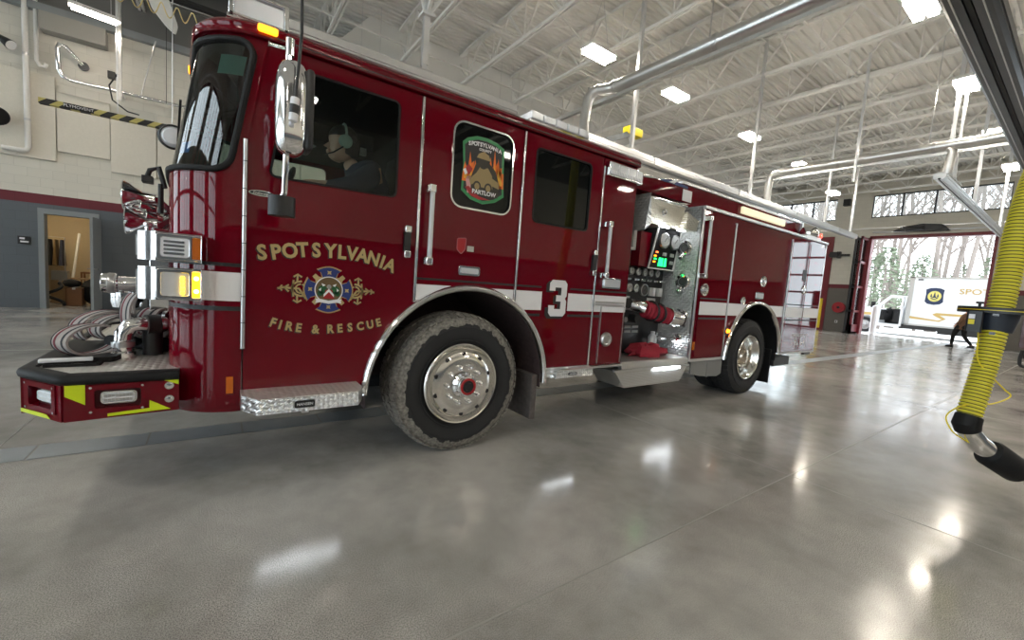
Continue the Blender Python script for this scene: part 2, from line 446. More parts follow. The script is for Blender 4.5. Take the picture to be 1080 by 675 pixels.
COURSES = [(0, 2.42, GREYB), (2.42, 2.64, BAND), (2.64, 6.75, BEIGE), (6.75, 8.6, SIDINGM)]
wall_y('wall_left', YL, YL+.2, (XF, XB), COURSES, [(-3.32, -2.46, 0, 2.2)])
ROPEN = [(.2, 4.72, 0, 5.2), (6.55, 11.1, 0, 5.2), (-8.7, -4.3, 0, 5.2)]
RWIN = [(.0, 4.82, 6.22, 7.4), (6.4, 11.1, 6.22, 7.4), (-8.8, -4.1, 6.22, 7.4)]
wall_x('wall_back', XB, XB+.35, (YR, YL), [(0, 2.42, GREYB2), (2.42, 2.64, BAND), (2.64, 8.6, BEIGE)], ROPEN+RWIN, 8.6)
FOPEN = [(.0, 4.5, 0, 5.0), (6.0, 10.5, 0, 5.0), (-6.0, -1.5, 0, 5.0), (-12.2, -7.7, 0, 5.0)]
FWIN = [(a, b, 5.8, 7.6) for a, b, c, d in FOPEN]
wall_x('wall_front', XF-.35, XF, (YR, YL), [(0, 2.42, GREYB), (2.42, 2.64, BAND), (2.64, 8.6, BEIGE)], FOPEN+FWIN, 8.6)
wall_y('wall_right', YR-.3, YR, (XF, XB), COURSES, [])
# corrugated roof deck, ribs run lengthwise
pr = []; y = YR-.3
while y < YL+.3:
    pr += [(y, ZD), (y+.07, ZD), (y+.09, ZD+.05), (y+.16, ZD+.05)]; y += .18
v = [(XF-.3, p[0], p[1]) for p in pr]+[(XB+.4, p[0], p[1]) for p in pr]; k = len(pr)
fs = [(i, i+1, k+i+1, k+i) for i in range(k-1)]
dk = M().add(v, fs); dk.box(XF-.35, XB+.4, YR-.3, YL+.3, ZD+.08, ZD+.2)
struct('ceiling', dk, DECKM)
# white bulkhead hanging under the deck along the left wall
struct('trim_%d' % n, M().plate([(2.2, 6.95), (28.4, 6.95), (28.4, ZD), (3.35, ZD), (2.66, 7.55), (2.2, 7.2)], (), 9.55, 11.5), BULKM); n += 1
bs = M()
for xx in range(5, 28, 2): bs.box(xx, xx+.015, 9.535, 9.55, 6.95, ZD)
bs.box(2.2, 28.4, 9.5, 9.56, 6.9, 6.98)
struct('trim_%d' % n, bs, WPAINT); n += 1
# horizontal steel rails on the rear wall
struct('trim_%d' % n, M().box(XB-.16, XB, YR, YL, 8.0, 8.12), WPAINT); n += 1
struct('trim_%d' % n, M().box(XB-.10, XB, YR, YL, 5.62, 5.68), STEEL); n += 1
# left wall eave beam
struct('trim_%d' % n, M().box(XF, XB, YL-.16, YL, 6.62, 6.78), FRAMEG); n += 1

# open web roof joists
def joist(X):
    t = thing('roof_joist', 'white open-web steel joist spanning across under the corrugated roof deck', 'roof joist', (X, 0, 7.4), 'roof joists')
    tc = M(); tc.box(X-.07, X+.07, YR, YL, 8.27, 8.34)
    link('top_chord', tc, WPAINT, t, smooth=False)
    bc = M(); bc.box(X-.065, X-.015, YR, YL, 7.36, 7.43); bc.box(X+.015, X+.065, YR, YL, 7.36, 7.43)
    link('bottom_chord', bc, WPAINT, t, smooth=False)
    w = M(); y = YR; up = False
    while y < YL:
        a = (X, y, 8.28 if up else 7.4); b = (X, min(y+.72, YL), 7.4 if up else 8.28)
        w.beam(a, b, .045, .045); 
        if up: w.beam((X, y+.72, 7.4), (X, y+.72, 8.28), .03, .03)
        y += .72; up = not up
    link('web', w, WPAINT, t, smooth=False)
    return t
j0 = joist(6.15)
k = -8
XS = [6.15+1.93*i for i in range(-8, 12) if i]
for X in XS: dup(j0, (X, 0, 7.4))
# lengthwise bridging angles between the joists
def bridge(y, zz):
    mb = M(); 
    mb.beam((XF, y, zz), (XB, y, zz), .045, .045)
    o = link('bridging_bar', mb, WPAINT, smooth=False)
    return tag(o, 'thin white bridging angle running lengthwise between the roof joists', 'bridging', 'roof bridging angles')
for y in (-10.6, -7.2, -3.9, -1.2, 1.6, 4.2, 6.4, 8.6):
    bridge(y, 7.46); 
for y in (-8.9, -2.4, 3.1, 7.4): bridge(y, 8.24)
# two deep girders running lengthwise
def xbrace(xa, y):
    mb = M(); mb.beam((xa, y, 7.42), (xa+1.93, y+.02, 8.26), .035); mb.beam((xa, y, 8.26), (xa+1.93, y-.02, 7.42), .035)
    return mb
bc0 = None
for y in (-9, -4.6, 2.4, 5.6):
    for i in range(-2, 11, 2):
        mb = xbrace(6.15+1.93*i, y)
        o = link('cross_bracing', mb, WPAINT, smooth=False)
        tag(o, 'pair of crossed white angles bracing two neighbouring roof joists', 'bracing', 'joist cross bracing')
# pipe column bracket seen over the cab: post with splayed struts
t = thing('roof_strut_cluster', 'white post with splayed struts meeting above the cab roof, under the joists', 'roof bracing', (2.0, 2.9, 4.3))
mb = M(); mb.beam((2.37, 3.09, 4.35), (2.37, 3.09, 5.0), .08); link('post', mb, WPAINT, t, smooth=False)
mb = M(); mb.box(2.28, 2.46, 3.0, 3.18, 4.98, 5.02); link('plate', mb, WPAINT, t, smooth=False)
for q in ((1.5, 3.2, 7.4), (2.6, 2.2, 7.4), (3.9, 2.6, 7.4), (3.2, 4.6, 7.4)):
    link('strut', M().beam((2.37, 3.09, 4.98), q, .04), WPAINT, t, smooth=False)

# rear door openings: maroon jambs, header track, folded glazed leaf
for i, (a, b, c, d) in enumerate(ROPEN):
    mb = M(); mb.box(XB-.05, XB+.36, a-.02, a+.09, 0, d); mb.box(XB-.05, XB+.36, b-.09, b+.02, 0, d); mb.box(XB-.05, XB+.36, a, b, d-.1, d+.05)
    o = struct('door_%d' % (i+1), mb, MAROON)
def glazed(name, Y0, Y1, X, m, nz=5, ny=4, H=4.6, thick=.06, panes=True):
    mb = M()
    for k in range(ny+1):
        y = Y0+(Y1-Y0)*k/ny; mb.box(X, X+thick, y-.05, y+.05, 0, H)
    for k in range(nz+1):
        z = .02+(H-.1)*k/nz; mb.box(X, X+thick, Y0, Y1, z, z+.11)
    o = struct(name, mb, m)
    struct('pane', M().box(X+.02, X+.03, Y0, Y1, 0, H), PANE, parent=o)
    return o
for i, (a, b, c, d) in enumerate(FOPEN): glazed('door_%d' % (5+i), a, b, XF-.2, MAROON, H=d)
glazed('door_9', ROPEN[1][0], ROPEN[1][1], XB+.1, MAROON, H=5.2)
glazed('door_10', ROPEN[2][0], ROPEN[2][1], XB+.1, MAROON, H=5.2)
# glazed leaf folded back beside the open doorway
mb = M()
for x0 in (XB-1.0, XB-.06): mb.box(x0, x0+.08, 4.74, 4.84, 0, 5.15)
for z in (.05, 1.2, 2.5, 3.8, 5.05): mb.box(XB-1.0, XB, 4.74, 4.84, z-.05, z+.06)
mb.box(XB-1.0, XB, 4.74, 4.84, 0, .5)
o = struct('door_12', mb, MAROON); struct('pane', M().box(XB-.95, XB-.02, 4.785, 4.795, .5, 5.1), PANE, parent=o)
mb = M()
for x0 in (XB-1.0, XB-.06): mb.box(x0, x0+.08, 4.98, 5.08, 0, 5.15)
for z in (.05, 1.2, 2.5, 3.8, 5.05): mb.box(XB-1.0, XB, 4.98, 5.08, z-.05, z+.06)
o = struct('door_13', mb, WFRAME); struct('pane', M().box(XB-.95, XB-.02, 5.02, 5.03, .1, 5.1), PANE, parent=o)
# clerestory windows
for i, (a, b, c, d, X0) in enumerate([w+(XB,) for w in RWIN]+[w+(XF-.3,) for w in FWIN]):
    mb = M(); mb.box(X0+.05, X0+.15, a, b, c, c+.06); mb.box(X0+.05, X0+.15, a, b, d-.06, d)
    for k in range(5):
        y = a+(b-a)*k/4; mb.box(X0+.05, X0+.15, max(a, y-.035), min(b, y+.035), c, d)
    o = struct('window_%d' % (i+1), mb, WFRAME)
    struct('pane', M().box(X0+.09, X0+.1, a, b, c, d), PANE, parent=o)
# doorway in the left wall with its frame and an open leaf
mb = M(); mb.box(-3.40, -3.30, YL-.03, YL+.22, 0, 2.2); mb.box(-2.48, -2.38, YL-.03, YL+.22, 0, 2.2); mb.box(-3.40, -2.38, YL-.03, YL+.22, 2.2, 2.32)
o = struct('door_14', mb, FRAMEG)
lf = M().beam((-2.36, YL-.05, 1.1), (-2.36, YL-.92, 1.1), .05, 2.18)
d = struct('door_leaf', lf, FRAMEG, parent=o)
hd = M().tube([(-2.39, YL-.86, 1.0), (-2.44, YL-.86, 1.0), (-2.44, YL-.74, 1.0)], .011); hd.tube([(-2.33, YL-.86, 1.0), (-2.28, YL-.86, 1.0), (-2.28, YL-.74, 1.0)], .011); hd.box(-2.39, -2.33, YL-.89, YL-.83, .9, 1.1)
struct('door_handle', hd, CHROME, parent=d)
# storage room behind it
mb = M(); mb.box(-6.2, -1.2, 14.75, 14.9, 0, 2.8); mb.box(-6.3, -6.15, YL+.2, 14.8, 0, 2.8); mb.box(-1.3, -1.15, YL+.2, 14.8, 0, 2.8)
struct('wall_storage', mb, STOREW)
struct('ceiling_storage', M().box(-6.3, -1.1, YL+.2, 14.9, 2.8, 2.9), DECKM)

# things in the storage room
t = thing('clothes_rack', 'dark coats hanging from a rail at the back of the storage room', 'coat rack', (-3.95, 14.3, 0))
mb = M(); mb.tube([(-4.3, 14.3, 0), (-4.3, 14.3, 1.75), (-3.55, 14.3, 1.75), (-3.55, 14.3, 0)], .015); link('rail', mb, STEEL, t)
for i in range(6):
    x = -4.24+i*.12; mb = M(); mb.hull8([(x, 14.1, .95), (x+.09, 14.1, .95), (x+.09, 14.5, .95), (x, 14.5, .95), (x+.03, 14.15, 1.68), (x+.06, 14.15, 1.68), (x+.06, 14.45, 1.68), (x+.03, 14.45, 1.68)])
    link('coat', mb, [BLACKBAG, BROWN, CLOTH][i % 3], t, bev=.02)
o = link('leaning_pole', M().tube([(-3.33, 13.6, 0), (-3.25, 14.3, 1.9)], .03), WPAINT); tag(o, 'pale pole leaning upright inside the storage room', 'pole')
t = thing('wooden_chair', 'orange-brown wooden chair seen inside the storage room doorway', 'chair', (-2.95, 14.0, 0))
link('seat', M().box(-3.15, -2.78, 13.8, 14.2, .78, .82), WOOD, t); link('backrest', M().beam((-2.78, 14.0, .8), (-2.70, 14.0, 1.35), .04, .36, (0, 1, 0)), WOOD, t)
for sx in (-3.13, -2.82):
    for sy in (13.83, 14.17): link('leg', M().beam((sx, sy, 0), (sx, sy, .78), .04), WOOD, t, smooth=False)
tb = M(); tb.box(-3.3, -2.6, 13.3, 13.7, .62, .66)
t = thing('side_table', 'low pale table standing inside the storage room', 'table', (-3.0, 13.5, 0)); link('table_top', tb, CARD, t)
for sx in (-3.27, -2.66):
    for sy in (13.33, 13.64): link('leg', M().box(sx, sx+.04, sy, sy+.04, 0, .62), STEEL, t)
def carton(x0, x1, y0, y1, z0, z1, m, lab):
    mb = M().box(x0, x1, y0, y1, z0, z1); mb.use(m)
    t = thing('storage_box', lab, 'box', ((x0+x1)/2, (y0+y1)/2, z0))
    link('carton', M().box(x0, x1, y0, y1, z0, z1-.02), m, t, bev=.006)
    link('flap', M().beam(((x0+x1)/2-.002, y0, z1-.01), ((x0+x1)/2-.002, y1, z1-.01), (x1-x0)*.98, .012), m, t)
    link('tape', M().box((x0+x1)/2-.03, (x0+x1)/2+.03, y0-.002, y1+.002, z1-.05, z1), DULLALU, t)
carton(-3.14, -2.84, 12.3, 12.62, 0, .46, WOOD, 'reddish brown box on the storage room floor beside the black bags')
carton(-3.55, -3.2, 13.0, 13.35, 0, .6, CARD, 'pale carton just inside the storage room doorway')
carton(-3.55, -3.25, 13.05, 13.3, .6, .85, DULLALU, 'smaller grey carton on top of the pale carton in the storage room')
def blob(c, s, n=10, seed=0, jag=.15):
    rnd = random.Random(seed); mb = M(); v = []; R = 8
    for i in range(R+1):
        th = PI*i/R
        for k in range(n):
            ph = 2*PI*k/n; j = 1+jag*(rnd.random()-.5)*2
            v.append((c[0]+s[0]*sin(th)*cos(ph)*j, c[1]+s[1]*sin(th)*sin(ph)*j, max(c[2]+s[2]*cos(th)*j, c[2]-s[2])))
    fs = [(i*n+k, i*n+(k+1) % n, (i+1)*n+(k+1) % n, (i+1)*n+k) for i in range(R) for k in range(n)]
    return mb.add(v, fs)
o = link('duffel_bag', blob((-2.66, 12.7, .34), (.26, .3, .34), 14, 3), BLACKBAG); tag(o, 'big black duffel bag heaped on the storage room floor', 'bag')
o = link('backpack', blob((-3.05, 12.45, .56), (.18, .16, .1), 12, 5, .1), BLACKBAG); tag(o, 'black bag lying on top of the reddish brown box', 'bag')
o = link('coiled_cable', M().tube([(-3.27+.16*cos(a)*(1-.02*i), 12.05+.2*sin(a), .04+.035*i) for i, a in enumerate([.5*k for k in range(16)])], .035), BLACKBAG); tag(o, 'thick black cable coiled on the storage room floor', 'cable')
t = thing('ceiling_lamp', 'lit flat ceiling lamp inside the storage room', 'lamp', (-3.5, 13.2, 2.78))
link('housing', M().box(-4.1, -2.9, 13.05, 13.35, 2.76, 2.8), WPAINT, t); link('diffuser', M().box(-4.08, -2.92, 13.07, 13.33, 2.745, 2.76), mat('storage_lamp_diffuser', (1, .9, .7), .4, emit=(1, .82, .55), es=11), t)

# acoustic panels on the left wall
AP = [(-6.4, -3.07, 3.42, 5.3), (-3.05, -2.16, 3.66, 4.98), (-2.15, -1.30, 3.38, 4.7), (-1.28, -.2, 3.42, 4.95), (-.18, .9, 3.42, 5.3), (.92, 2.0, 3.66, 5.0), (2.02, 3.1, 3.4, 5.2)]
LB = ['large beige acoustic wall panel behind the white vertical pipe', 'beige acoustic wall panel just right of the white vertical pipe', 'beige acoustic wall panel above the dark wall right of the storage doorway', 'beige acoustic wall panel directly behind the chrome horns', 'beige acoustic wall panel hidden behind the windshield', 'beige acoustic wall panel behind the driver door window', 'beige acoustic wall panel farthest along behind the cab']
for (a, b, c, d), L in zip(AP, LB):
    o = link('acoustic_panel', M().box(a, b, YL-.065, YL-.004, c, d), PANELM, bev=.008); tag(o, L, 'wall panel')
o = link('wall_heater', M().plate(rrect(-3.25, -2.18, 6.2, 6.58, .02), (), YL-.3, YL), mat('grey_heater_paint', (.30, .29, .26), .6), bev=.01); tag(o, 'long pale box mounted on the wall below the eave beam', 'wall heater')
# white conduit down the wall
t = thing('drain_pipe', 'white vertical pipe down the wall with a short foot turning aside', 'pipe', (-3.49, YL-.13, 3.55))
link('downpipe', M().tube([(-3.49, YL-.13, 8.3), (-3.49, YL-.13, 3.62), (-3.52, YL-.13, 3.56), (-3.6, YL-.13, 3.54), (-3.88, YL-.13, 3.54)], .05, 14), WPAINT, t)
for z in (4.2, 5.6): link('clamp', M().cyl((-3.49, YL-.13, z), (-3.49, YL-.13, z+.05), .056), STEEL, t)
o = link('short_pipe', M().tube([(-3.33, YL-.12, 8.3), (-3.33, YL-.12, 5.55), (-3.28, YL-.12, 5.45), (-3.2, YL-.12, 5.45), (-3.18, YL-.12, 5.52)], .035), WPAINT); tag(o, 'thin pale pipe with a hooked end, beside the white vertical pipe', 'pipe')
t = thing('steel_exhaust_pipe', 'shiny steel pipe running along the left wall and turning up at its end', 'exhaust pipe', (-2.9, 11.2, 5.2))
link('pipe_run', M().tube([(6, 11.2, 5.28), (-2.75, 11.2, 5.22), (-2.88, 11.2, 5.27), (-2.94, 11.2, 5.4), (-2.96, 11.2, 5.85), (-2.93, 11.22, 5.95), (-2.85, 11.3, 5.96), (-2.62, 11.5, 5.72)], .045, 14), CHROME, t)
link('wall_flange', M().cyl((-2.6, YL-.06, 5.7), (-2.6, YL, 5.7), .095), DARKGALV, t)
for x in (-1.9, .4): link('pipe_hanger', M().beam((x, 11.25, 5.2), (x, YL, 5.2), .03), STEEL, t)
t = thing('flood_lamp', 'small black flood lamp on a bracket, left of the white pipe', 'lamp', (-3.75, YL-.1, 5.6))
link('arm', M().tube([(-4.1, YL-.02, 6.05), (-3.85, YL-.2, 5.8)], .02), BLACK, t); link('head', M().cyl((-3.85, YL-.22, 5.82), (-3.66, YL-.3, 5.68), .05, .11), BLACK, t); link('lens', M().cyl((-3.66, YL-.3, 5.68), (-3.65, YL-.305, 5.673), .1), LENS, t)
t = thing('wall_speaker', 'round black speaker on a wall bracket near the photo edge', 'speaker', (-3.92, YL-.2, 4.2))
link('bracket', M().beam((-3.92, YL, 4.25), (-3.92, YL-.2, 4.25), .05), STEEL, t); link('speaker_cone', M().cyl((-3.97, YL-.16, 4.22), (-3.85, YL-.45, 4.12), .1, .19, 24), BLACK, t); link('grille', M().cyl((-3.85, YL-.45, 4.12), (-3.846, YL-.46, 4.117), .17, n=24), RUBBER, t)
t = thing('room_sign', 'small dark sign plate on the grey wall left of the storage doorway', 'sign', (-3.62, YL-.01, 1.55))
link('plate', M().box(-3.72, -3.52, YL-.02, YL, 1.46, 1.64), BLACK, t); link('pale_mark', M().box(-3.69, -3.61, YL-.024, YL-.02, 1.57, 1.61).box(-3.68, -3.55, YL-.024, YL-.02, 1.50, 1.535), WHITE, t)
# post hanging from the roof by the wall and a linear lamp
t = thing('drop_post', 'grey square post hanging from the roof with a cable loop at its foot', 'post', (-1.85, 10.5, 4.8))
link('post', M().beam((-1.85, 10.5, 4.85), (-1.85, 10.5, 8.3), .09), GALV, t, smooth=False)
link('cable_loop', M().tube([(-1.87, 10.45, 5.4), (-2.0, 10.4, 5.1), (-1.95, 10.4, 4.8), (-1.7, 10.4, 4.62), (-1.5, 10.4, 4.6)], .015), BLACK, t); link('hook', M().box(-2.02, -1.9, 10.36, 10.46, 5.25, 5.4), BLACK, t)
t = thing('linear_lamp', 'lit fluorescent strip lamp hanging by the left wall', 'lamp', (-2.12, 9.95, 6.3))
link('housing', M().beam((-2.52, 9.9, 6.38), (-1.75, 10.05, 6.38), .2, .07), WPAINT, t, smooth=False); link('tube', M().beam((-2.47, 9.9, 6.32), (-1.8, 10.05, 6.32), .14, .05), TUBE, t, smooth=False)
for x, y in ((-2.4, 9.92), (-1.9, 10.02)): link('hanger_wire', M().cyl((x, y, 6.4), (x, y, 8.3), .006, n=6), STEEL, t)
for i, X in enumerate((3.2, 7.4, 11.6, 15.8, 20, 24.2)):  # extra strip lamps, added out of sight to brighten bulkhead, deck and wall
    t2 = dup(t, (X, 8.7, 6.25), 'added strip lamp brightening the bulkhead and wall, unseen behind the fire engine', 'added unseen strip lamps')
o = link('hanging_rod', M().tube([(-1.4, 9.8, 4.9), (-1.15, 9.8, 6.1)], .012), STEEL); tag(o, 'thin slanting rod beside the grey drop post', 'rod')
o = link('pull_cord', M().tube([(-.95, 9.5, 4.75), (-.95, 9.5, 8.3)], .006, 6), BLACK); tag(o, 'thin dark cord hanging straight down beside the windshield', 'cord')

# high bay lamps
def high_bay(X, Y, Z, lab):
    t = thing('high_bay_lamp', lab, 'ceiling lamp', (X, Y, Z), 'high bay lamps')
    link('housing', M().box(X-.36, X+.36, Y-.17, Y+.17, Z, Z+.06), WPAINT, t, smooth=False)
    for s in (-1, 1): link('lamp_lens', M().box(X-.34, X+.34, Y+s*.09-.065, Y+s*.09+.065, Z-.07, Z), LAMP, t, smooth=False)
    for s in (-1, 1): link('hanger_wire', M().tube([(X+s*.3, Y, Z+.06), (X+s*.15, Y, Z+.6), (X, Y, 7.4)], .008, 6), STEEL, t)
    return t
LMP = 'lit high bay lamp hanging under the white roof joists'
h0 = high_bay(6.5, 3.85, 6.3, LMP)
for (X, Y) in ((9.2, 3.82), (13.06, 3.85), (16.9, 3.9), (21.8, 4.45), (9.25, -.6), (13.05, -.62), (16.97, -.62), (21, -.6), (2.2, -7), (6.5, -7), (13, -7), (19, -7), (-3.5, -3), (-3.5, 6.5), (-3.5, -11), (2, -11), (9, -11), (16, -11), (23, -11), (24.5, -7)):
    dup(h0, (X, Y, 6.3))

# ------------------------------------------------------------------ exhaust extraction rails and ducts
def rail(name, x0, x1, y0, y1, z0, z1, m, lab, posts, ph=8.3):
    t = thing(name, lab, 'exhaust rail', ((x0+x1)/2, (y0+y1)/2, z0))
    yc = (y0+y1)/2; mb = M()
    prof = [(y0, z0+.03), (y0+.03, z0), (yc-.03, z0), (yc-.02, z0+.03), (yc+.02, z0+.03), (yc+.03, z0), (y1-.03, z0), (y1, z0+.03), (y1, z1-.02), (y1-.03, z1), (y0+.03, z1), (y0, z1-.02)]
    mb.plate(prof, (), x0, x1, ax='x'); link('rail_body', mb, m, t, smooth=False)
    for (q, w) in ((y0-.012, .012), (y1, .012)):
        link('side_flange', M().box(x0, x1, q, q+w, z0+.06, z0+.085), m, t, smooth=False)
    for q in (y0+.07, y1-.08):
        link('slide_lip', M().box(x0, x1, q, q+.01, z0-.012, z0+.004), STEEL, t, smooth=False)
    link('rail_slot', M().box(x0, x1, yc-.02, yc+.02, z0+.004, z0+.03), RUBBER, t, smooth=False)
    for x in posts:
        p = link('hanger_post', M().beam((x, yc, z1), (x, yc, ph), .07), ALU, t, smooth=False)
        link('foot_plate', M().box(x-.12, x+.12, yc-.06, yc+.06, z1, z1+.03), STEEL, p, smooth=False)
    for x in [x0+.6*i for i in range(1, int((x1-x0)/.6)) if i % 6 == 0]:
        link('joint_plate', M().box(x-.01, x+.16, y0-.016, y0, z0+.02, z1-.02), STEEL, t, smooth=False)
    return t
rail('exhaust_rail', .35, 20.4, 2.98, 3.2, 4.06, 4.24, ALU, 'long pale aluminium exhaust rail passing over the fire engine', (2.36, 6.9, 11.9, 17.3, 19.9))
rail('exhaust_rail', 2.0, 24.0, -1.97, -1.63, 4.2, 4.42, DARKGALV, 'dark metal exhaust rail overhead of the open floor, with the yellow hose', (9.9, 15.6, 20.8))
rail('exhaust_rail', 12.5, 22.3, -.62, -.43, 4.2, 4.34, ALU, 'short bright aluminium rail slanting in view toward the rear doorway', (13.1, 16.6, 21.5))
rail('exhaust_rail', -6.2, .2, 4.4, 4.5, 4.6, 4.68, BLACK, 'thin dark rail ending behind the top of the cab', (-4.0,))
def duct(name, pts, r, lab, bands=()):
    t = thing(name, lab, 'duct', pts[0])
    link('duct_tube', M().tube(pts, r, 20), GALV, t)
    for b in bands:
        a = Vector(pts[b[0]]); c = Vector(pts[b[0]+1]); d = (c-a).normalized(); p = a+(c-a)*b[1]
        link('duct_collar', M().cyl(p-d*.03, p+d*.03, r+.012, n=20), STEEL, t)
    return t
d1 = duct('spiral_duct', [(5.82, -9, 5.0), (5.82, 2.5, 5.0), (5.82, 2.68, 5.0)], .11, 'long galvanised duct crossing above the cab toward the engine rail', [(0, .55), (0, .7), (0, .85), (1, .8)])
link('support_bar', M().beam((5.82, -9, 4.84), (5.82, 5.8, 4.84), .07, .05), GALV, d1, smooth=False)
link('end_elbow', M().tube([(5.82, 2.68, 5.0)]+[(5.78, 2.86+.17*sin(a), 5.0+.02+.17*(1-cos(a))*.4) for a in (.3, .8, 1.2)]+[(5.7, 3.12, 5.0), (5.66, 3.17, 4.9), (5.62, 3.18, 4.5), (5.6, 3.15, 4.26)], .095, 18), GALV, d1)
link('duct_bracket', M().beam((5.8, 3.3, 5.2), (5.8, 3.3, 4.2), .05), STEEL, d1, smooth=False)
for y in (-2.2, .9): link('hanger_wire', M().cyl((5.82, y, 5.1), (5.82, y, 7.4), .012, n=6), STEEL, d1)
d2 = duct('spiral_duct', [(12.9, -9, 5.0), (12.9, 2.6, 5.0), (12.9, 2.8, 5.0)], .11, 'galvanised duct crossing farther back, toward the rear of the engine', [(0, .6), (0, .75), (0, .9)])
link('support_bar', M().beam((12.9, -9, 4.84), (12.9, 8.5, 4.84), .07, .05), GALV, d2, smooth=False)
link('end_elbow', M().tube([(12.9, 2.8, 5.0), (12.9, 2.95, 4.98), (12.9, 3.05, 4.9), (12.9, 3.08, 4.6), (12.9, 3.08, 4.25)], .095, 18), GALV, d2)
link('side_branch', M().tube([(12.9, -.35, 5.0), (12.9, -.5, 5.0), (12.9, -.6, 4.85), (12.95, -.55, 4.4)], .085, 16), GALV, d2)
for y in (-3.2, -.2): link('hanger_wire', M().cyl((12.9, y, 5.1), (12.9, y, 7.4), .012, n=6), STEEL, d2)
# slender poles between ducts and roof
for i, (x, y, z0, z1, lab) in enumerate([(12.6, 1.0, 4.4, 7.4, 'pale tie rod by the far duct, over the red trim wall'), (13.4, -.6, 4.4, 7.4, 'bright tie post above the short aluminium rail'), (5.3, .4, 5.2, 7.4, 'slim rod hanging above the middle of the near duct')]):
    o = link('tie_rod', M().beam((x, y, z0), (x, y, z1), .05), ALU, smooth=False); tag(o, lab, 'rod')
t = thing('smoke_detector', 'black round fan unit fixed on top of the near duct line', 'ceiling device', (7.2, 1.0, 6.4))
link('base', M().cyl((7.2, 1.0, 6.62), (7.2, 1.0, 6.7), .2), BLACK, t); link('body', M().cyl((7.2, 1.0, 6.4), (7.2, 1.0, 6.62), .13, .15), BLACK, t); link('stem', M().cyl((7.2, 1.0, 6.7), (7.2, 1.0, 7.4), .02), BLACK, t)
# hoist arm with yellow end behind the elbow
t = thing('balancer_arm', 'grey swing arm with a yellow end block above the cab roof', 'swing arm', (6.9, 4.4, 4.4))
link('mast', M().beam((6.6, 4.2, 4.4), (6.6, 4.2, 5.3), .12), FRAMEG, t, smooth=False)
link('arm', M().beam((6.7, 4.2, 4.55), (8.1, 4.2, 5.15), .13), FRAMEG, t, smooth=False); link('end_block', M().box(7.95, 8.45, 4.1, 4.3, 5.12, 5.3), YELLOW, t, bev=.01)
link('yellow_clamp', M().box(6.5, 6.72, 4.05, 4.2, 4.5, 4.75), YELLOW, t)
t = thing('balancer_arm', 'thin straight grey arm reaching from the rail toward the bulkhead', 'swing arm', (9.0, 4.4, 4.9))
link('arm', M().beam((7.9, 3.2, 4.3), (9.6, 5.4, 4.95), .07), FRAMEG, t, smooth=False); link('end_block', M().box(9.5, 9.75, 5.3, 5.5, 4.88, 5.05), YELLOW, t)

# striped guide bar and coiled air hose on the left
t = thing('striped_guide_bar', 'black and yellow striped bar held level in front of the left wall', 'guide bar', (-.85, 3.0, 2.7))
link('bar', M().box(-1.35, -.3, 2.97, 3.03, 2.685, 2.735), HAZARD, t, smooth=False)
mb = M(); mb.use(BLACK).box(-1.19, -.985, 2.966, 2.97, 2.687, 2.733); link('name_plate', mb, BLACK, t, smooth=False)
mb = M(); text_mesh('PLYMOVENT', .036, WHITE, mb, flatY(-1.0875, 2.9655, 2.71)); link('lettering', mb, WHITE, t)
link('hanger_wire', M().cyl((-.82, 3, 2.73), (-.82, 3, 4.06), .004, n=6).cyl((-.4, 3, 2.73), (-.4, 3, 4.06), .004, n=6), STEEL, t)
t = thing('coiled_air_hose', 'yellow coiled air hose strung level above the windshield', 'air hose', (-1.0, 3.0, 3.85))
pts = [(-1.9+.0125*i, 3.0+.05*cos(2*PI*i/10), 3.865+.06*sin(2*PI*i/10)) for i in range(0, 140)]
link('coil', M().tube(pts, .0055, 6), mat('pale_yellow_hose', (.72, .58, .26), .5), t); link('hose_fitting', M().cyl((-.16, 3, 3.86), (-.06, 3, 3.86), .02), STEEL, t)
o = link('ceiling_fan_blade', M().plate(rpoly([(-.60, 4.02), (-.48, 3.88), (-.40, 3.82), (-.38, 3.92), (-.44, 4.1), (-.5, 4.3), (-.7, 4.3)], .03), (), 3.4, 3.43), WPAINT); tag(o, 'pale curved panel hanging beyond the coiled yellow hose', 'panel')

# rear wall fittings
t = thing('hose_reel', 'small red hose reel on the pier beside the rear doorway', 'hose reel', (XB-.15, 5.65, 1.35))
link('drum', M().cyl((XB-.22, 5.65, 1.35), (XB-.02, 5.65, 1.35), .3, n=24), REDC, t); link('coil', M().tube([(XB-.2+.02*(k % 3), 5.65+.24*cos(.5*k), 1.35+.24*sin(.5*k)) for k in range(26)], .035), REDHOSE, t); link('hub', M().cyl((XB-.25, 5.65, 1.35), (XB-.2, 5.65, 1.35), .07), BLACK, t)
t = thing('wall_outlet', 'small white outlet box low on the pier below the hose reel', 'outlet', (XB-.03, 5.72, .55))
link('cover', M().box(XB-.05, XB, 5.66, 5.78, .48, .62), WHITE, t, bev=.004); link('socket', M().box(XB-.054, XB-.05, 5.69, 5.75, .51, .59), BLACK, t)
t = thing('track_bracket', 'black double bracket arm on the pier above the hose reel', 'bracket', (XB-.2, 6.0, 4.2))
link('bar', M().box(XB-.3, XB-.2, 5.45, 6.4, 4.18, 4.3), BLACK, t); link('mount', M().box(XB-.2, XB, 5.9, 6.05, 4.1, 4.45), BLACK, t); link('box_end', M().box(XB-.34, XB-.16, 5.95, 6.35, 4.12, 4.42), BLACK, t)
o = link('yellow_jamb_guard', M().box(XB-.1, XB-.02, 6.46, 6.9, .1, 1.8), YELLOW, bev=.02); tag(o, 'flat yellow guard board beside the maroon door jamb at the rear', 'guard')
o = link('jamb_column', M().box(XB-.08, XB-.01, 6.3, 6.95, 0, 5.3), MAROON); tag(o, 'maroon steel column behind the yellow guard board', 'column')
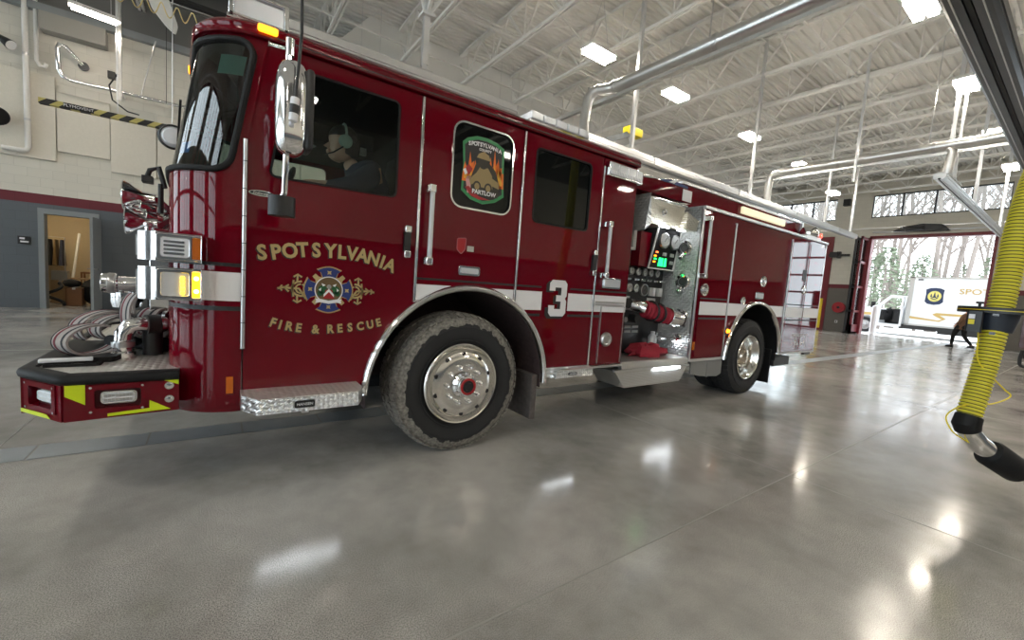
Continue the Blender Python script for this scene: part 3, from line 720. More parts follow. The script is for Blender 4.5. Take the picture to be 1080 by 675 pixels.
t = thing('door_operator', 'dark motor unit mounted over the open rear doorway', 'door motor', (XB-.2, 2.6, 5.55))
mb = M(); mb.plate(rpoly([(1.7, 5.35), (3.8, 5.4), (3.4, 5.62), (2.7, 5.72), (2.0, 5.66)], .08), (), XB-.35, XB-.05, ax='x'); link('housing', mb, BLACK, t)
link('shaft', M().cyl((XB-.2, .4, 5.42), (XB-.2, 4.6, 5.42), .04), STEEL, t); link('motor', M().cyl((XB-.4, 2.6, 5.5), (XB-.4, 3.2, 5.5), .12), BLACK, t)
for (y, lab) in ((5.9, 'dark speaker box high on the rear wall, between the clerestory windows'),):
    t = thing('wall_speaker', lab, 'speaker', (XB-.1, y, 7.0)); link('cabinet', M().box(XB-.3, XB-.05, y-.15, y+.15, 6.95, 7.3), BLACK, t, bev=.01); link('bracket', M().box(XB-.06, XB, y-.05, y+.05, 7.05, 7.2), STEEL, t)
# ------------------------------------------------------------------ the fire engine
ENG = thing('fire_engine', 'dark red fire engine number 3 parked over the floor trench, driver door toward the camera', 'fire engine', (0, 0, 0))
W = 2.46                         # overall width
def arcpts(cx, cz, r, a0, a1, n=20): return arc(cx, cz, r, a0, a1, n)
FW, RW = (1.60, .50), (6.27, .52)    # arch centres
FA, RA = .775, .79

# --- cab front shell (nose and windshield surround) as a loft
def lean(z): return .17*max(0, z-1.83)
def cols():
    L = [('f', 0), ('f', .5)]+[('a', 3*i) for i in range(0, 31)]+[('m', i/18) for i in range(1, 18)]+[('b', 90-3*i) for i in range(0, 31)]+[('g', .5), ('g', 0)]
    return L
CL = cols()
def cab_pt(c, z, o=0., zl=None):
    zz = z if zl is None else zl
    Ln = lean(zz); cx = .10+Ln; r = .33+o; cyn = .33
    xb = max(.116+.157*max(0, zz-2.035), cx+.004)
    k, t = c
    if k == 'f': return (xb+(cx-xb)*t, cyn-r, z)
    if k == 'g': return (xb+(cx-xb)*t, W-cyn+r, z)
    a = math.radians(t) if k != 'm' else 0
    if k == 'a': return (cx-r*sin(a), cyn-r*cos(a), z)
    if k == 'b': return (cx-r*sin(a), W-cyn+r*cos(a), z)
    y = cyn+(W-2*cyn)*t
    return (cx-r-.035*(1-(2*t-1)**2), y, z)
def in_ws(c, z, pad=0.):
    k, t = c
    if k in 'fg': return False
    z0, z1, R = 1.845-pad, 2.552+pad, .085
    s = {'a': (t-10)*math.radians(1)*.33, 'm': 9, 'b': (t-10)*math.radians(1)*.33}[k]+pad
    if s < 0 or z < z0 or z > z1: return False
    dz = min(z-z0, z1-z)
    if s < R and dz < R: return (R-s)**2+(R-dz)**2 <= R*R
    return True
ZS = [.49, .52]+[.6+.1*i for i in range(0, 13)]+[1.82+.016*i for i in range(0, 48)]
ZS[-1] = 2.585
sh = M(); gl = M(); V = {}
grid = [[cab_pt(c, z, -.012 if z < .5 else 0) for c in CL] for z in ZS]
nc = len(CL)
sh.v = [p for row in grid for p in row]; gl.v = [cab_pt(c, z, -.004) for z in ZS for c in CL]
for i in range(len(ZS)-1):
    for j in range(nc-1):
        zc = (ZS[i]+ZS[i+1])/2; k, t = CL[j]
        c2 = CL[j] if CL[j][0] == CL[j+1][0] else (CL[j+1] if k == 'f' else CL[j])
        cc = (c2[0], (CL[j][1]+CL[j+1][1])/2) if CL[j][0] == CL[j+1][0] else c2
        q = [i*nc+j, i*nc+j+1, (i+1)*nc+j+1, (i+1)*nc+j]
        if in_ws(cc, zc): gl.f.append(q); gl.m.append(0)
        else: sh.f.append(q); sh.m.append(0)
cab = link('cab_nose', sh, RED, ENG)
def ws_edge(n=14):
    # rounded boundary of the windshield on the shell, near side then far side
    out = []; R = .085; z0, z1 = 1.845, 2.552
    def P(side, s, z): return cab_pt((side, 10+math.degrees(s/.33)), z, .004)
    near = [(R-R*cos(a), z0+R-R*sin(a)) for a in [PI/2*(1-i/6) for i in range(7)]][::1]
    seq = [(R-R*sin(a), z0+R-R*cos(a)) for a in [PI/2*i/6 for i in range(7)]]       # bottom corner from (R,z0) to (0,z0+R)
    seq += [(0, z0+R+(z1-z0-2*R)*i/6) for i in range(1, 6)]
    seq += [(R-R*cos(a), z1-R+R*sin(a)) for a in [PI/2*i/6 for i in range(7)]]
    pa = [P('a', s, z) for s, z in seq]
    top = [P('a', s, z1) for s in (.18, .25, .33, .40)]+[cab_pt(('m', t/12), z1, .004) for t in range(0, 13)]+[P('b', s, z1) for s in (.40, .33, .25, .18)]
    pb = [P('b', s, z) for s, z in seq][::-1]
    bot = [P('b', s, z0) for s in (.18, .25, .33, .40)]+[cab_pt(('m', 1-t/12), z0, .004) for t in range(0, 13)]+[P('a', s, z0) for s in (.40, .33, .25, .18)]
    return pa+top+pb+bot
WS = link('windshield', gl, WSGL, ENG)
link('windshield_gasket', M().tube(ws_edge(), .017, 10, closed=True), RUBBER, WS)
mb = M()
for y0 in (.5, 1.1): mb.beam((-.235, y0+.35, 1.9), (-.19, y0, 2.3), .012)
link('wiper', mb, BLACK, WS)
link('visor_card', M().add([cab_pt(('a', q), z, -.015) for z in (2.37, 2.475) for q in (16, 24, 32, 40)], [(0, 1, 5, 4), (1, 2, 6, 5), (2, 3, 7, 6)]), mat('pale_green_card', (.25, .5, .42), .6), WS, 'pale green sun card behind the windshield')
link('inspection_sticker', M().add([cab_pt(('a', 52), 1.93, -.012), cab_pt(('a', 66), 1.93, -.012), cab_pt(('a', 66), 1.99, -.012), cab_pt(('a', 52), 1.99, -.012)], [(0, 1, 2, 3)]), mat('blue_sticker', (.02, .25, .7), .5), WS, 'small blue sticker in the lower windshield')
# white stripe and black pinstripes carried round the nose
def nose_band(z0, z1, j0, o, m, name):
    mb = M(); cs = [c for c in CL if not (c[0] in 'fg' and c[1] == 0)][j0:]
    A = [cab_pt(c, z0, o) for c in cs]; B = [cab_pt(c, z1, o) for c in cs]; k = len(cs)
    mb.add(A+B, [(i, i+1, k+i+1, k+i) for i in range(k-1)])
    return link(name, mb, m, cab)
nose_band(1.133, 1.294, 0, .0025, WHITE, 'white_stripe')
nose_band(1.326, 1.346, 0, .0025, BLACK, 'pinstripe'); nose_band(1.078, 1.102, 0, .0025, BLACK, 'pinstripe')
box('side_reflector', .045, .078, -.006, .002, .603, .70, AMBER, cab, label='amber reflector low on the cab corner')

# --- cab roof: lofted cap with overhanging front lip
def roof_ring(z, o):
    near = [(x, .33-(.33+o), z) for x in (3.43, 2.4, 1.2, .5)]
    cs = [c for c in CL if c[0] in 'amb']
    ring = [cab_pt(c, z, o, 2.585) for c in cs]
    far = [(x, W-.33+(.33+o), z) for x in (.5, 1.2, 2.4, 3.43)]
    return near+ring+far
prof = [(2.583, -.02), (2.583, .026), (2.592, .032), (2.605, .026), (2.618, .026), (2.63, .03), (2.645, .02), (2.665, .0), (2.69, -.06), (2.72, -.15), (2.745, -.25), (2.76, -.325)]
mb = M(); k = None
for z, o in prof:
    r = roof_ring(z, o); k = len(r); mb.v += r
for i in range(len(prof)-1): mb.f += [[i*k+j, i*k+j+1, (i+1)*k+j+1, (i+1)*k+j] for j in range(k-1)]
mb.f.append(list(range((len(prof)-1)*k, len(prof)*k)))
mb.f += [[i*k+k-1, i*k, (i+1)*k, (i+1)*k+k-1] for i in range(len(prof)-1)]
mb.m = [0]*len(mb.f)
rf = link('cab_roof', mb, RED, ENG)
link('drip_rail', M().box(.24, 3.43, -.03, .0, 2.588, 2.604), BLACK, rf)
o = link('marker_lamp', M().plate(rrect(.165, .262, 2.607, 2.64, .012), (), -.052, -.028), AMBER_ON, rf, 'lit amber marker lamp on the roof edge', bev=.004)
for y in (.9, 1.23, 1.56): link('marker_lamp', M().box(-.172, -.15, y-.04, y+.04, 2.61, 2.64), AMBER_ON, rf, bev=.004)
# chrome framed warning light units at the front of the roof
lb = link('front_lightbar', M().box(.03, .36, .22, 2.24, 2.745, 2.765), CHROME, rf, 'chrome framed clear lightbar on the front of the roof')
for y in (.22, .75, 1.3, 1.85):
    mb = M()
    for x in (.05, .33):
        for yy in (y, y+.36): mb.box(x-.012, x+.012, yy-.012, yy+.012, 2.76, 2.90)
    mb.box(.04, .34, y-.012, y+.372, 2.895, 2.91); mb.box(.04, .34, y-.012, y+.372, 2.76, 2.775)
    link('lamp_frame', mb, CHROME, lb, bev=.003)
    link('lamp_lens', M().box(.06, .32, y+.01, y+.35, 2.775, 2.895), LENSW, lb, bev=.01)
link('side_lightbar', M().box(2.12, 2.82, .10, .30, 2.70, 2.735), CHROME, rf, 'clear rectangular warning light bar on the near roof edge', bev=.006)
sb = rf.children[-1]
mb = M()
for i in range(5): mb.box(2.13+.138*i, 2.255+.138*i, .09, .3, 2.735, 2.80)
link('lens_row', mb, LENSW, sb, bev=.008)

# --- cab side panels, near side
def side_panel(name, outer, holes=(), y0=0., y1=.03, m=RED, bev=.004, label=None): return link(name, M().plate(outer, holes, y0, y1), m, ENG, label, bev=bev)
def arch_cut(c, r, x_from, x_to, zbot):
    # points along the arch from x_from to x_to
    pts = []
    a0 = math.degrees(math.acos(max(-1, min(1, (x_from-c[0])/r)))); a1 = math.degrees(math.acos(max(-1, min(1, (x_to-c[0])/r))))
    return arc(c[0], c[1], r, a0, a1, 18)
a = arch_cut(FW, FA, .831, 1.132, .55)
win1 = rpoly([(.232, 1.852), (.985, 1.862), (.985, 2.49), (.33, 2.49)], .05)
fd = side_panel('front_door', [(.124, .555), (.83, .555)]+[p for p in a if p[1] > .56]+[(1.132, 2.578), (.208, 2.578), (.124, 2.035)], [win1])
win2 = rrect(1.385, 1.905, 1.885, 2.49, .085)
a = arch_cut(FW, FA, 1.15, 2.005, 1)
cp = side_panel('crew_panel', a+[(2.005, 2.578), (1.15, 2.578)], [win2])
win3 = rrect(2.14, 2.795, 1.87, 2.485, .05)
a = arch_cut(FW, FA, 2.025, 2.37, 1)
rd = side_panel('rear_door', [p for p in a if p[1] > .62]+[(2.372, .61), (2.935, .61), (2.935, 2.578), (2.025, 2.578)], [win3])
sp = side_panel('side_panel', [(2.952, .60), (3.43, .60), (3.43, 2.578), (2.952, 2.578)])
# dark backing in the shut lines
link('shut_line_backing', M().box(.12, .14, .03, .05, .56, 2.0).box(1.12, 1.16, .031, .05, 1.3, 2.57).box(2.0, 2.03, .031, .05, 1.2, 2.57).box(2.93, 2.96, .031, .05, .6, 2.57), BLACK, ENG)
# window glass, gaskets and chrome surrounds
def ring_plate(outer, w, y0, y1):
    n = len(outer); c = Vector((sum(p[0] for p in outer)/n, sum(p[1] for p in outer)/n)); inn = []
    for i, p in enumerate(outer):
        p = Vector(p); d = (Vector(outer[(i+1) % n])-Vector(outer[i-1])).normalized(); nr = Vector((-d.y, d.x))
        if (c-p).dot(nr) < 0: nr = -nr
        inn.append(tuple(p+nr*w))
    return M().plate(outer, [inn], y0, y1)
g1 = link('window_pane', M().plate(win1, (), .012, .016), WINGL, fd); link('gasket', ring_plate(win1, .012, -.002, .02), RUBBER, fd)
g2 = link('window_pane', M().plate(win2, (), .012, .016), DARKGL, cp); link('chrome_surround', ring_plate(rrect(1.375, 1.915, 1.875, 2.50, .095), .013, -.008, .01), CHROME, cp)
g3 = link('window_pane', M().plate(win3, (), .012, .016), DARKGL, rd); link('gasket', ring_plate(win3, .014, -.003, .02), RUBBER, rd)
# vertical trims and the front hinge
h = link('hinge', M().cyl((.120, -.012, .86+.0), (.120, -.012, 2.03), .011, n=12), STEEL, fd)
mb = M()
for i in range(8): mb.cyl((.120, -.012, .86+.15*i), (.120, -.012, .864+.15*i), .0125, n=12)
link('hinge_knuckle', mb, BLACK, fd)
for x, z0, z1, p in ((1.141, 1.155, 2.57, cp), (2.015, 1.175, 2.57, rd), (2.943, .61, 2.5, sp)):
    link('trim_strip', M().box(x-.009, x+.009, -.014, 0, z0, z1), CHROME, p, bev=.003)
# stripes on the panels (vinyl, 1 mm proud)
def vinyl(parent, name, poly, m, y=-.0015, t=.0015): return link(name, M().plate(poly, (), y, 0), m, parent, smooth=False)
def arch_x(z, c=FW, r=FA, s=1): return c[0]+s*math.sqrt(max(0, r*r-(z-c[1])**2))
vinyl(cp, 'white_stripe', [(1.152, 1.133)]+[(arch_x(1.133, s=-1)+.0, 1.133)]*0+[(1.17, 1.133)]+[p for p in arc(FW[0], FW[1], FA+.002, 124.5, 55.5, 20) if p[0] < 2.003]+[(2.003, 1.294), (1.152, 1.294)], WHITE)
vinyl(cp, 'pinstripe', [(1.152, 1.326), (2.003, 1.326), (2.003, 1.342), (1.152, 1.342)], BLACK)
vinyl(rd, 'white_stripe', [(2.05, 1.133), (2.31, 1.133), (2.31, 1.294), (2.027, 1.294), (2.027, 1.15)], WHITE)
vinyl(rd, 'white_stripe', [(2.62, 1.133), (2.933, 1.133), (2.933, 1.294), (2.62, 1.294)], WHITE)
for x0, x1 in ((2.027, 2.30), (2.64, 2.933)): vinyl(rd, 'pinstripe', [(x0, 1.326), (x1, 1.326), (x1, 1.342), (x0, 1.342)], BLACK)
for x0, x1 in ((2.12, 2.30), (2.63, 2.933)): vinyl(rd, 'pinstripe', [(x0, 1.078), (x1, 1.078), (x1, 1.100), (x0, 1.100)], BLACK)
vinyl(sp, 'white_stripe', [(2.955, 1.133), (3.428, 1.133), (3.428, 1.294), (2.955, 1.294)], WHITE)
for z0, z1 in ((1.326, 1.342), (1.078, 1.10)): vinyl(sp, 'pinstripe', [(2.955, z0), (3.428, z0), (3.428, z1), (2.955, z1)], BLACK)

# numeral 3: squared-off block figure with a black drop shadow
def block3(cx, cz, w, h, t, c):
    x0, x1, z0, z1 = cx-w/2, cx+w/2, cz-h/2, cz+h/2; zm = cz
    return [(x0+c, z1), (x1-c, z1), (x1, z1-c), (x1, zm+c*.8), (x1-c*.6, zm), (x1, zm-c*.8), (x1, z0+c), (x1-c, z0), (x0+c, z0), (x0, z0+c), (x0, z0+h*.30),
            (x0+t, z0+h*.30), (x0+t, z0+t), (x1-t, z0+t), (x1-t, zm-t*.42), (cx-w*.1, zm-t*.42), (cx-w*.1, zm+t*.42), (x1-t, zm+t*.42), (x1-t, z1-t), (x0+t, z1-t), (x0+t, z1-h*.30), (x0, z1-h*.30), (x0, z1-c)]
n3 = link('numeral', M().plate(block3(2.495, 1.243, .205, .325, .066, .03), (), -.004, 0), WHITE, rd, 'white block numeral 3', smooth=False)
link('numeral_shadow', M().plate(block3(2.468, 1.226, .225, .335, .085, .03), (), -.0025, 0), BLACK, rd, smooth=False)

# door lettering in gold leaf with black shadow
SP = [(.208, 1.417), (.279, 1.426), (.352, 1.441), (.42, 1.453), (.496, 1.459), (.578, 1.463), (.645, 1.462), (.708, 1.460), (.773, 1.454), (.845, 1.440), (.905, 1.424), (.959, 1.406)]
FR = [(.271, 1.011), (.309, .998), (.356, .989), (.409, .979), (.504, .970), (.591, .971), (.649, .975), (.712, .981), (.778, .989), (.842, 1.0), (.897, 1.014)]
def lettering(name, txt, pts, size, offs, parent, m=GOLD, m2=BLACK):
    for nm, mm, dx, dz, y in ((name+'_shadow', m2, -.006, -.006, -.0012), (name, m, 0, 0, -.0022)):
        mb = M()
        for i, ch in enumerate(txt):
            x, z = pts[i]; a = pts[max(0, i-1)]; b = pts[min(len(pts)-1, i+1)]
            sl = math.atan2(b[1]-a[1], b[0]-a[0]); c, s = cos(sl), sin(sl)
            text_mesh(ch, size, mm, mb, (lambda u, v, w, x=x+dx, z=z+dz, c=c, s=s, y=y: (x+u*c-v*s, y-w, z+u*s+v*c)), offs, xs=.88)
        link(nm, mb, mm, parent, smooth=False)
lettering('name_lettering', 'SPOTSYLVANIA', SP, .118, .0042, fd)
lettering('fire_rescue_lettering', 'FIRE&RESCUE', FR, .074, .0028, fd)

# emblem: blue maltese cross with gold edge, seal, ribbon and scrolls
EX, EZ = .575, 1.222
def petal(ang, k=1., g=0.):
    a = math.radians(ang); w0, w1, r0, r1 = .022*k+g, .068*k+g, .035, .132*k+g
    pts = [(-w0, r0), (-w1*.72, r1*.80), (-w1, r1*.90)]+[(w1*(-1+2*i/8), r1*(.90+.16*sin(PI*i/8))) for i in range(1, 8)]+[(w1, r1*.90), (w1*.72, r1*.80), (w0, r0)]
    return [(EX+p*cos(a)+q*sin(a), EZ-p*sin(a)+q*cos(a)) for p, q in pts]
em = M().use(GOLD2)
for an in (0, 90, 180, 270): em.plate(petal(an, 1.0, .0075), (), -.0018, 0)
em.use(BLUE)
for an in (0, 90, 180, 270): em.plate(petal(an), (), -.0026, 0)
em.use(GOLD)
for an in (45, 135, 225, 315):
    a = math.radians(an); em.cyl((EX+.075*cos(a), 0, EZ+.075*sin(a)), (EX+.075*cos(a), -.0022, EZ+.075*sin(a)), .026, n=12)
    em.plate([(EX+r*cos(a+d), EZ+r*sin(a+d)) for r, d in ((.06, -.28), (.125, -.10), (.125, .10), (.06, .28))], (), -.002, 0)
for q in ((0, .108), (0, -.108), (.108, 0), (-.108, 0)):
    em.plate([(EX+q[0]+.017*cos(k*PI/4)*(1 if k % 2 else .5), EZ+q[1]+.017*sin(k*PI/4)*(1 if k % 2 else .5)) for k in range(8)], (), -.0032, 0)
ro = link('emblem_cross', em, GOLD2, fd, 'blue and gold firefighter cross emblem', smooth=False)
em = M().use(WHITE).cyl((EX, 0, EZ), (EX, -.0036, EZ), .084, n=36); em.use(BROWN).cyl((EX, 0, EZ), (EX, -.0042, EZ), .078, n=36)
em.use(GREEN)
for s in (-1, 1): em.cyl((EX+s*.038, 0, EZ), (EX+s*.038, -.0048, EZ), .026, n=12); em.cyl((EX+s*.05, 0, EZ-.022), (EX+s*.05, -.0048, EZ-.022), .018, n=12)
em.use(REDC).plate([(EX-.02, EZ), (EX+.02, EZ), (EX+.032, EZ-.055), (EX-.032, EZ-.055)], (), -.0052, 0)
em.use(WHITE).plate([(EX-.03, EZ-.045), (EX, EZ-.012), (EX+.03, EZ-.045), (EX+.03, EZ-.028), (EX, EZ+.008), (EX-.03, EZ-.028)], (), -.0058, 0)
for s in (-1, 1):
    em.plate([(EX+s*.02, EZ+.03), (EX+s*.045, EZ+.04), (EX+s*.035, EZ+.02)], (), -.0055, 0); em.plate([(EX+s*.045, EZ+.012), (EX+s*.06, EZ+.0), (EX+s*.048, EZ-.012)], (), -.0055, 0)
em.use(STEEL).cyl((EX, 0, EZ+.02), (EX, -.0055, EZ+.02), .014, n=10)
link('emblem_seal', em, WHITE, fd, 'round seal with white rim', smooth=False)
em = M().use(WHITE).plate([(EX-.078, EZ-.058), (EX-.072, EZ-.070), (EX-.078, EZ-.084), (EX-.05, EZ-.079), (EX, EZ-.088), (EX+.05, EZ-.079), (EX+.078, EZ-.084), (EX+.072, EZ-.070), (EX+.078, EZ-.058), (EX+.05, EZ-.058), (EX, EZ-.068), (EX-.05, EZ-.058)], (), -.006, 0)
link('emblem_ribbon', em, WHITE, fd, smooth=False)
for s in (-1, 1):
    em = M()
    for dy, m in ((-.0014, BLACK), (-.0022, GOLD)):
        o = -.004 if m is BLACK else 0; em.use(m)
        def sc(path, w=.011): em.strip([(EX+s*x+o, EZ+z+o) for x, z in path], w, dy, .001)
        sc([(.155+.055*sin(t*.5)+.0, .045*cos(t*.5)) for t in range(0, 13)]); sc([(.16+.028*sin(t*.6), .028*cos(t*.6)) for t in range(0, 11)], .009)
        sc([(.13, -.06), (.17, .0), (.21, .0), (.25, .004), (.285, -.004)], .012); sc([(.18, .045), (.178, .085)], .01); sc([(.18, -.045), (.178, -.085)], .01)
        sc([(.155, .07), (.178, .085), (.20, .07)], .01); sc([(.155, -.07), (.178, -.085), (.20, -.07)], .01); sc([(.225, .02), (.25, .004), (.225, -.02)], .01); sc([(.20, -.05), (.205, 0), (.20, .05)], .01); sc([(.26, .016), (.275, .0), (.26, -.016)], .009)
    link('emblem_scroll', em, GOLD, fd, smooth=False)

# oval script badge on the door
mb = M().use(CHROME).plate([(.20+.062*cos(t*PI/12), 1.752+.016*sin(t*PI/12)) for t in range(24)], (), -.004, 0); mb.use(BLACK).plate([(.20+.057*cos(t*PI/12), 1.752+.0125*sin(t*PI/12)) for t in range(24)], (), -.005, 0)
text_mesh('Enforcer', .024, CHROME, mb, lambda u, v, w: (.20+u+v*.3, -.0055-w, 1.75+v)); link('badge', mb, CHROME, fd, 'black oval badge with chrome script', smooth=False)

# door handles and grab rails
def paddle(x, z0, z1, parent, y=0):
    mb = M().plate(rrect(x-.022, x+.022, z0, z1, .012), (), y-.03, y, ); o = link('door_handle', mb, BLACK, parent, 'black door handle with chrome ends', bev=.004)
    for a, b in ((z0, z0+.05), (z1-.05, z1)): link('chrome_end', M().box(x-.024, x+.024, y-.042, y, a, b), CHROME, o, bev=.008)
paddle(1.065, 1.47, 1.69, fd); paddle(2.90, 1.475, 1.715, rd)
def grab(x, z0, z1, parent, y=0, d=.085, m=None):
    o = link('grab_rail', M().cyl((x, y-d, z0+.02), (x, y-d, z1-.02), .017, n=14), m or mat('ribbed_white_grip', (.62, .63, .64), .5, .3), parent, 'pale vertical grab rail')
    for z in (z0, z1): link('rail_bracket', M().box(x-.03, x+.02, y-d-.02, y, z-.028, z+.028), CHROME, o, bev=.008)
grab(1.205, 1.46, 1.955, cp); grab(3.01, 1.485, 1.965, sp)
# small fittings
def lamp_rect(x0, x1, z0, z1, parent, name='warning_lamp', ym=.03, m=LENS):
    o = link(name, M().plate(rrect(x0, x1, z0, z1, .015), (), -ym*.6, 0), CHROME, parent, 'small chrome warning lamp', bev=.005)
    link('lamp_lens', M().plate(rrect(x0+.018, x1-.018, z0+.014, z1-.014, .012), (), -ym, -ym*.6), m, o, bev=.004)
    return o
lamp_rect(1.475, 1.66, 1.382, 1.452, cp); lamp_rect(3.04, 3.30, 1.365, 1.468, sp)
mb = M().plate(rpoly([(1.455, 1.655), (1.535, 1.665), (1.53, 1.575), (1.495, 1.535), (1.455, 1.57)], .015), (), -.003, 0); o = link('shield_plate', mb, REDC, cp, 'small red shield plate')
link('plate_rim', ring_plate(rpoly([(1.455, 1.655), (1.535, 1.665), (1.53, 1.575), (1.495, 1.535), (1.455, 1.57)], .015), .006, -.004, 0), mat('pale_red_rim', (.4, .12, .14), .4), o, smooth=False)
link('silver_tab', M().box(1.545, 1.60, -.006, 0, 1.565, 1.605), STEEL, cp)
sl = link('scene_light', M().box(2.965, 3.455, -.05, 0, 2.415, 2.545), CHROME, sp, 'chrome scene light at the top of the side panel', bev=.008)
link('lamp_lens', M().box(2.985, 3.435, -.056, -.05, 2.43, 2.53), LENS, sl); mb = M()
for i in range(20): mb.box(3.0+.0215*i, 3.012+.0215*i, -.062, -.056, 2.435, 2.465)
for i in range(3): mb.box(3.08+.13*i, 3.09+.13*i, -.062, -.056, 2.47, 2.525)
link('led_row', mb, WHITE, sl)
mb = M().box(2.985, 3.39, -.012, 0, 1.222, 1.236).box(2.985, 3.39, -.012, 0, 1.196, 1.206); link('shelf_trim', mb, STEEL, sp, smooth=False)
ld = link('lower_compartment_door', M().box(3.07, 3.395, -.01, 0, .615, 1.19), RED, sp, bev=.004); link('edge_trim', M().box(3.395, 3.405, -.012, 0, .62, 1.19), STEEL, ld); link('edge_trim', M().box(3.06, 3.07, -.012, 0, .62, 1.19), STEEL, ld)
vinyl(ld, 'white_stripe', [(3.072, 1.133), (3.393, 1.133), (3.393, 1.188), (3.072, 1.188)], WHITE, y=-.0115)
mb = M().lathe([(0, -.018), (.035, -.018), (.045, -.028), (.062, -.028), (.072, -.016), (.074, 0)], (3.16, -.01, .86)); link('filler_cap', mb, STEEL, ld, 'round metal cap')

# --- wheel arches
def arch_flare(c, r, a0, a1, name, w=.05, y=-.05):
    prof = []; n = 30; mb = M(); v = []
    sec = [(0, 0), (0, y*.55), (.012, y*.9), (.03, y), (w*.8, y*.85), (w, y*.5), (w, 0)]
    for i in range(n+1):
        an = math.radians(a0+(a1-a0)*i/n)
        for s, yy in sec: v.append((c[0]+(r-.012+s)*cos(an), yy, c[1]+(r-.012+s)*sin(an)))
    k = len(sec); fs = [(i*k+j, i*k+j+1, (i+1)*k+j+1, (i+1)*k+j) for i in range(n) for j in range(k-1)]+[tuple(range(k)), tuple(range(n*k, n*k+k))]
    mb.add(v, fs); return link(name, mb, CHROME, ENG, 'polished chrome wheel arch trim', ang=50)
arch_flare(FW, FA, 178, -1, 'wheel_arch_trim'); arch_flare(RW, RA, 178, 4, 'wheel_arch_trim')
def liner(c, r, y1, m):
    mb = M(); v = []; n = 24
    for yy in (.004, y1):
        for i in range(n+1):
            an = PI*1.06*i/n-.08; v.append((c[0]+r*cos(an), yy, c[1]+r*sin(an)))
    mb.add(v, [(i, i+1, n+2+i, n+1+i) for i in range(n)]); mb.add([(c[0]+r*cos(PI*1.06*i/n-.08), y1, c[1]+r*sin(PI*1.06*i/n-.08)) for i in range(n+1)], [tuple(range(n+1))])
    return link('arch_liner', mb, m, ENG)
DIRTY = mat('dusty_black_liner', (.05, .03, .03), .8, noise=.6, nscale=30)
liner(FW, FA-.004, .95, DIRTY); liner(RW, RA-.004, .95, RUBBER)
mf = mat('dirty_mudflap', (.10, .085, .08), .85, noise=.55, nscale=25)
link('mudflap', M().hull8([(2.30, .03, .14), (2.36, .03, .14), (2.36, .5, .14), (2.30, .5, .14), (2.30, .03, .55), (2.36, .03, .55), (2.36, .5, .55), (2.30, .5, .55)]), mf, ENG, 'mud-splashed front mudflap', bev=.01)
link('mudflap', M().box(7.02, 7.06, .06, .68, .09, .62), RUBBER, ENG, bev=.01)
link('mudflap_bracket', M().box(7.06, 7.62, .02, .3, .36, .50), BLACK, ENG, bev=.01)

